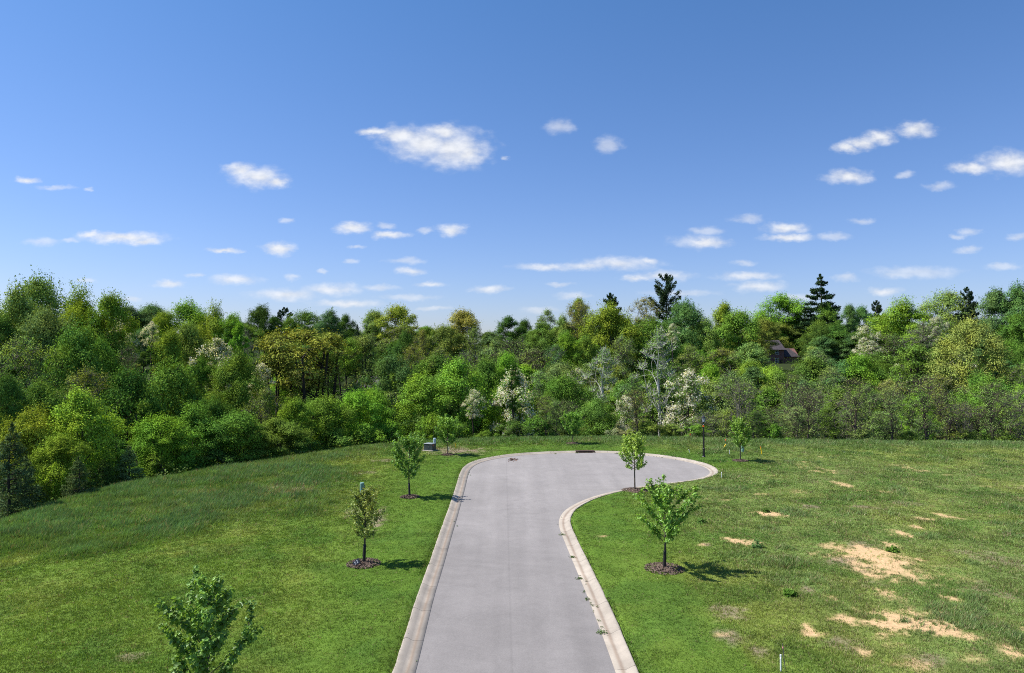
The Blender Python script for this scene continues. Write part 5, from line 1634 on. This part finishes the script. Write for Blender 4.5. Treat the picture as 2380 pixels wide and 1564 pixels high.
post('marker_post', 1680.2, 1042.8, .52, .05, M_YELLOW, 'yellow marker post leaning over beside an orange ribbon stake', 'marker post', (.30, 0), 0, M_STEEL, 'yellow marker posts')
post('marker_post', 1769.5, 1056, .72, .05, M_YELLOW, 'curved yellow marker post past the pale green pedestal', 'marker post', (-.10, 0), .04, M_ORANGE, 'yellow marker posts')
post('marker_post', 977, 1046.5, .62, .045, M_YELLOW, 'short yellow marker post beside the grey-green utility box', 'marker post', (.03, 0), 0, M_STEEL, 'yellow marker posts')
post('marker_post', 1060, 1040, .56, .04, M_YELLOW, 'slanting yellow marker post in dry weeds past the utility box', 'marker post', (-.14, 0), 0, M_STEEL, 'yellow marker posts')
post('survey_stake', 1602.5, 1052, .34, .026, M_WHITE, 'short white survey stake between the turning circle and the lamp', 'stake', (-.10, 0), 0, None, 'white survey stakes')
post('survey_stake', 1694.7, 1055.5, .44, .026, M_WHITE, 'white survey stake between the lamp and the young tree', 'stake', (0, 0), 0, None, 'white survey stakes')
post('survey_stake', 1676.5, 1111, .50, .024, M_WHITE, 'white survey stake near the outer bend of the turning circle', 'stake', (0, 0), 0, None, 'white survey stakes')
post('survey_stake', 1043, 1048, .42, .026, M_WHITE, 'white survey stake beside the trunk of the tree near the utility box', 'stake', (0, 0), 0, None, 'white survey stakes')
post('white_pipe', 1814, 1561, .50, .025, M_WHITE, 'upright white plastic pipe standing in the near field', 'pipe', (0, 0), 0, M_WHITE)


def ribbon_stake(px, py, h, label, rod, ribbon, lean=(0, 0)):
    p = ground_pt(px, py)
    e = thing('ribbon_stake', label, 'stake', p, 0, 'stakes tied with bright ribbon')
    b = MB(); b.tube([(0, 0, -.05), (lean[0] * .5, 0, h * .5), (lean[0], lean[1], h)], .011, 6); b.build('rod', rod, e)
    f = MB()
    f.tube([(lean[0], lean[1], h * .97), (lean[0] + .03, -.02, h * .90), (lean[0] + .012, -.03, h * .72), (lean[0] + .035, -.01, h * .56)], [.03, .04, .035, .02], 6)
    f.build('ribbon', ribbon, e, True)


ribbon_stake(1603, 1019.5, .62, 'stake with an orange ribbon at the foot of the wood', M_STEEL, M_ORANGE)
ribbon_stake(1685.5, 1033, .62, 'thin stake with an orange ribbon behind the leaning yellow post', M_STEEL, M_ORANGE)


def pink_rod():
    p = ground_pt(1825, 1556)
    e = thing('ribbon_stake', 'thin leaning dark rod with a scrap of pink tape beside the white pipe', 'stake', p, 0, 'stakes tied with bright ribbon')
    b = MB(); b.tube([(0, 0, -.05), (-.05, 0, .40), (-.095, 0, .84)], .0125, 8); b.build('rod', M_STEEL, e)
    f = MB(); f.tube([(-.085, -.004, .70), (-.088, -.006, .745)], [.022, .020], 8); f.tube([(-.08, -.01, .72), (-.05, -.02, .66)], [.012, .004], 5); f.build('ribbon', M_PINK, e)


pink_rod()


def inlet():
    # storm drain set into the far kerb
    i = np.argmin(np.hypot(ROAD_IN[:, 0] - plane_pt(1361, 1052)[0], ROAD_IN[:, 1] - plane_pt(1361, 1052)[1]))
    p = ROAD_IN[i]; n = ROAD_NRM[i]
    rz = math.atan2(n[1], n[0]) - math.pi / 2
    e = thing('storm_drain', 'rusty storm drain inlet set in the far kerb of the turning circle', 'storm drain', (p[0], p[1], ROAD_Z), rz)
    h = MB(); h.box((0, .56, .12), (2.0, .62, .10), 0, .02); h.box((-.86, .40, .04), (.26, .50, .10), 0, .01); h.box((.86, .40, .04), (.26, .50, .10), 0, .01)
    h.build('hood', M_RUST, e)
    d = MB(); d.box((0, .34, .035), (1.44, .10, .075)); d.build('slot_shade_block', M_SLOTSHADE, e)  # solid black block painted as the shade inside the drain slot
    g = MB()
    for k in range(14):
        g.box((-.66 + k * .1015, .13, .020), (.045, .34, .03))
    g.box((0, -.03, .02), (1.40, .05, .034)); g.box((0, .29, .02), (1.40, .05, .034))
    g.build('grate', M_RUST, e)


inlet()


def plaque():
    p = ground_pt(828, 1316)
    e = thing('number_plaque', 'small tilted black plaque with pale numerals beside the thin reddish tree', 'plaque', (p.x, p.y, p.z + .02), 0)
    # board leaning back, its long side running down to the right
    R = Matrix.Rotation(math.radians(62), 4, 'X')
    Rr = Matrix.Rotation(math.radians(-36), 4, 'Y')
    M = Matrix.Translation((0, 0, .17)) @ Rr @ R
    b = MB(); b.box((0, 0, 0), (.36, .25, .025), 0, .006)
    b.v = [tuple(M @ Vector(q)) for q in b.v]
    o = b.build('board', M_SIGN, e)
    s = MB(); s.tube([(-.02, .05, -.12), (0, .03, .12)], .012, 6); s.build('stake', M_STEEL, e)
    cu = bpy.data.curves.new('numerals', 'FONT'); cu.body = '52'; cu.size = .20; cu.align_x = 'CENTER'; cu.align_y = 'CENTER'; cu.extrude = .002; cu.space_character = 1.15
    tmp = bpy.data.objects.new('numerals', cu); COL.objects.link(tmp)
    bpy.context.view_layer.update()
    dg = bpy.context.evaluated_depsgraph_get()
    me = bpy.data.meshes.new_from_object(tmp.evaluated_get(dg))
    bpy.data.objects.remove(tmp)
    me.transform(M @ Matrix.Translation((0, 0, .0165)))
    me.materials.clear(); me.materials.append(M_SIGNTEXT)
    link('numerals', me, e)


plaque()


# ------------------------------------------------------------------ houses in the wood
def gable_roof(x0, x1, y0, y1, z0, z1, over=.35, th=.14, hip1=0.):
    """Ridge along x; a solid roof with thickness. hip1 pulls the +x ridge end in."""
    ym = (y0 + y1) / 2
    xa, xb, ya, yb = x0 - over, x1 + over, y0 - over, y1 + over
    m = MB()
    dz = (z1 - z0) * over / ((y1 - y0) / 2)
    top = [(xa, ya, z0 - dz + th), (xb, ya, z0 - dz + th), (xb, yb, z0 - dz + th), (xa, yb, z0 - dz + th), (xa, ym, z1 + th), (xb - hip1, ym, z1 + th)]
    bot = [(x, y, z - th) for x, y, z in top]
    f = [(0, 1, 5, 4), (2, 3, 4, 5), (1, 2, 5), (6, 10, 11, 7), (8, 11, 10, 9), (0, 6, 7, 1), (2, 8, 9, 3), (0, 4, 10, 6), (4, 3, 9, 10), (1, 7, 8, 2)]
    if hip1 == 0:
        f = [q for q in f if q != (1, 2, 5)] + [(1, 5, 11, 7), (5, 2, 8, 11)]
        f = [q for q in f if q != (1, 7, 8, 2)]
    m.add(top + bot, f)
    return m


def gable_walls(x0, x1, y0, y1, zb, z0, z1):
    ym = (y0 + y1) / 2
    v = [(x0, y0, zb), (x1, y0, zb), (x1, y1, zb), (x0, y1, zb), (x0, y0, z0), (x1, y0, z0), (x1, y1, z0), (x0, y1, z0), (x0, ym, z1), (x1, ym, z1)]
    return MB().add(v, [(0, 1, 5, 4), (1, 2, 6, 9, 5), (2, 3, 7, 6), (3, 0, 4, 8, 7), (0, 3, 2, 1), (4, 5, 9, 8), (6, 7, 8, 9)])


def window(parent, x, y, z, w, h, axis='y'):
    f = MB()
    if axis == 'y':
        for dx in (-w / 2, 0, w / 2): f.box((x + dx, y - .03, z), (.07, .06, h + .14))
        for dz in (-h / 2, 0, h / 2): f.box((x, y - .035, z + dz), (w - .07, .05, .07))
    else:
        for dx in (-w / 2, 0, w / 2): f.box((x - .03, y + dx, z), (.06, .07, h + .14))
        for dz in (-h / 2, 0, h / 2): f.box((x - .035, y, z + dz), (.05, w - .07, .07))
    fr = f.build('window', M_TRIM, parent)
    g = MB(); g.box((x, y - .012, z) if axis == 'y' else (x - .012, y, z), (w, .02, h) if axis == 'y' else (.02, w, h)); g.build('glass', M_WGLASS, fr)


def brick_house():
    D = 219.0
    dr = ray(1800, 846); k = D / dr[1]
    x, y, z = dr[0] * k, D, CAM_H + dr[2] * k
    e = thing('brick_house', 'dark brick house with a shingle roof and white gable board half hidden in trees', 'house', (x, y, z - .4), math.radians(8))
    w = gable_walls(-7.0, 3.2, 0, 7.6, -3, 5.2, 8.0); w.build('wall', M_BRICK, e)
    r_ = gable_roof(-7.0, 3.2, 0, 7.6, 5.2, 8.0, .45); rf = r_.build('roof', M_ROOF, e)
    c = MB(); c.box((-4.6, 4.2, 8.6), (1.3, .9, 2.0)); c.box((-4.6, 4.2, 9.65), (1.5, 1.1, .16)); c.build('chimney', M_BRICK, rf)
    w2 = gable_walls(3.25, 9.0, 1.2, 6.6, -3, 3.0, 5.4); w2.build('wing_wall', M_BRICK, e)
    g2 = gable_roof(3.25, 9.0, 1.2, 6.6, 3.0, 5.4, .4, .14, 2.4); r2 = g2.build('wing_roof', M_ROOF, e)
    b = MB(); b.tube([(2.83, .78, 2.74), (2.83, 3.85, 5.50)], .16, 4); b.tube([(2.83, 7.0, 2.74), (2.83, 3.95, 5.50)], .16, 4); b.box((3.1, .74, 2.66), (.7, .12, .22)); b.build('bargeboard', M_TRIM, r2)
    for xx in (-5.2, -2.2, .8):
        window(e, xx, 0, 1.5, 1.1, 1.5); window(e, xx, 0, 4.1, 1.1, 1.2)
    d = MB(); d.box((2.2, -.05, .8), (1.0, .08, 2.1)); d.build('door', M_RUST, e)
    p = MB(); p.box((3.6, -1.6, -.1), (5.0, 2.4, .24)); p.build('patio', M_CONC, e)


brick_house()


def hidden_house(px, py, D, label, wdt, rz, mat=M_ROOFGREY):
    dr = ray(px, py); k = D / dr[1]
    x, y, z = dr[0] * k, D, CAM_H + dr[2] * k
    zb = gz(x, y)
    e = thing('house', label, 'house', (x, y, zb), rz, 'houses hidden in the wood')
    hz = max(z - zb, 4.0)
    gable_walls(-wdt / 2, wdt / 2, -3.2, 3.2, -2, hz - 2.2, hz).build('wall', M_SIDING, e)
    gable_roof(-wdt / 2, wdt / 2, -3.2, 3.2, hz - 2.2, hz, .4).build('roof', mat, e)
    for xx in (-wdt / 4, wdt / 4):
        window(e, xx, -3.2, max(hz - 3.8, 1.0), 1.1, 1.2)


hidden_house(860, 872, 128, 'grey roof glimpsed among trees between the golden tree and the utility box', 3.0, .5)
hidden_house(914, 938, 118, 'low purplish roof glimpsed behind bright green trees by the utility box', 4.4, .15)
hidden_house(1652, 846 - 0, 210, 'pale roof sliver glimpsed in the wood behind the lamp post', 8.0, .1)


# ------------------------------------------------------------------ bits at the foot of the left slope
def ground_patch(name, pts, mat, label, cat):
    c = sum((Vector((p.x, p.y, 0)) for p in pts), Vector()) / len(pts)
    V = []; n = 10
    a, b, c2, d = pts
    for i in range(n + 1):
        for j in range(n + 1):
            u, v = i / n, j / n
            q = (a * (1 - u) + b * u) * (1 - v) + (d * (1 - u) + c2 * u) * v
            V.append((q.x, q.y, gz(q.x, q.y) + .06))
    F = [(i * (n + 1) + j, (i + 1) * (n + 1) + j, (i + 1) * (n + 1) + j + 1, i * (n + 1) + j + 1) for i in range(n) for j in range(n)]
    m = MB().add(V, F)
    tag(m.build(name, mat), label, cat, kind='structure')


def lower_corner():
    a = ground_pt(96, 1134)
    q = [Vector((a.x - 4, a.y + .5, 0)), Vector((a.x + 3.5, a.y + 2.5, 0)), Vector((a.x + 4.5, a.y + 6, 0)), Vector((a.x - 4, a.y + 4, 0))]
    ground_patch('driveway', q, M_DRIVE, 'scrap of pinkish driveway below the corner spruces', 'driveway')
    # dark two-rail fence running down past the corner spruces
    p0, p1 = ground_pt(76, 1141), ground_pt(166, 1116)
    e = thing('rail_fence', 'dark rail fence at the foot of the slope by the corner spruces', 'fence', p0, 0)
    r = MB()
    d = p1 - p0
    for h in (.55, .95, 1.3):
        pts = []
        for t in np.linspace(0, 1, 9):
            x, y = p0.x + d.x * t, p0.y + d.y * t
            pts.append((x - p0.x, y - p0.y, gz(x, y) + h - p0.z))
        r.tube(pts, .045, 5)
    r.build('rail', M_STEEL, e)
    for t in np.linspace(0, 1, 5):
        x, y = p0.x + d.x * t, p0.y + d.y * t
        b = MB(); b.box((x - p0.x, y - p0.y, gz(x, y) + .68 - p0.z), (.12, .12, 1.5)); b.build('post', M_BARKDARK, e)


lower_corner()


# ------------------------------------------------------------------ small plants and litter
def weeds():
    r = np.random.default_rng(5)
    pos = []
    for i in range(len(ROAD_IN)):
        p = ROAD_IN[i]
        if p[1] < 18: continue
        right = ROAD_NRM[i][0] > .3
        nz = vnoise(np.array([i * .11]), np.array([2.2]), 3)[0]
        rate = (1.5 if right else .3) * max(0, nz - .5)
        for _ in range(r.poisson(rate)):
            c = p + ROAD_NRM[i] * r.normal(.0, .03) + r.normal(0, .08, 2)
            m = r.integers(4, 10); s = r.uniform(.02, .05)
            q = np.column_stack([c + r.normal(0, s, (m, 2)), ROAD_Z + .01 + np.abs(r.normal(0, s * .6, m))])
            pos.append(q)
    for (px, py, k) in ((1397, 1471, 1.), (1345, 1345, .6), (1306, 1243, .7), (1330, 1296, .7), (1364, 1051.5, .6), (1433, 1054, .8), (1340, 1053, .7), (1290, 1055, .5), (1365, 1393, .5)):
        c = plane_pt(px, py, ROAD_Z); m = int(90 * k)
        pos.append(np.column_stack([c + r.normal(0, .085 * k + .02, (m, 2)), ROAD_Z + .01 + np.abs(r.normal(0, .05 * k, m))]))
    P = np.concatenate(pos)
    V, Fq = leaves_np(P, np.tile([0, 0, .7], (len(P), 1)), .05, r, 1.5)
    me = mesh_np('kerb_weeds', V, Fq, [leaf_mat('weed_leaf', (.075, .13, .025), .3, .4, .03)])
    tag(link('kerb_weeds', me), 'small green weeds growing in the seam between asphalt and kerb', 'weeds', kind='stuff')


weeds()


def weed_plant(px, py, s, col, label):
    p = ground_pt(px, py)
    r = np.random.default_rng(int(px))
    m = 160
    d = r.normal(0, 1, (m, 3)); d[:, 2] = np.abs(d[:, 2]); d /= np.linalg.norm(d, axis=1)[:, None]
    P = d * (s * r.random(m) ** .5)[:, None]
    V, Fq = leaves_np(P, d + np.array([0, 0, .5]), .10, r, 1.9)
    me = mesh_np('weed_plant', V, Fq, [leaf_mat('weed_plant_leaf', tuple(c * 1.35 for c in col), .3, .4, 0)])
    o = link('weed_plant', me); o.location = p
    tag(o, label, 'weed', 'weed plants in the patchy field')


weed_plant(1780, 1190, .26, (.06, .11, .022), 'dark leafy weed at the head of a bare patch, nearest the young trees')
weed_plant(1836, 1384, .30, (.07, .14, .022), 'dark green weed clump midway between the wide mulch ring and the sandy patches')
weed_plant(2219, 1066, .8, (.075, .10, .03), 'low olive weed clump alone near the far edge of the field')
weed_plant(1760, 1272, .42, (.065, .125, .040), 'bluish weed clump beside the tan bare streak')
weed_plant(2075, 1282, .34, (.08, .15, .025), 'green weed clump rooted at the top of the larger sandy patch')
weed_plant(1630, 1215, .34, (.07, .13, .03), 'grassy weed clump close behind the wide-mulched young maple')


def litter():
    c = plane_pt(1190, 1069, ROAD_Z)
    r = np.random.default_rng(9)
    m = 60
    P = np.column_stack([c[0] + r.normal(0, .20, m) + r.uniform(-.2, .6, m) * (r.random(m) < .3), c[1] + r.normal(0, .35, m), ROAD_Z + .02 + np.abs(r.normal(0, .05, m))])
    V, Fq = leaves_np(P, np.tile([0, 0, .6], (m, 1)), .13, r, 1.4)
    v2, f2 = tubes_np([(curve((c[0] - .4, c[1], ROAD_Z + .02), (c[0] + .7, c[1] + .3, ROAD_Z + .05), r, .05, 5), np.linspace(.02, .008, 5))], 5)
    me = mesh_np('fallen_branch', np.concatenate([V, v2]), np.concatenate([Fq, f2 + len(V)]), [M_LITTER])
    tag(link('fallen_branch', me), 'brown fallen twig with dead leaves lying on the turning circle', 'branch')


litter()
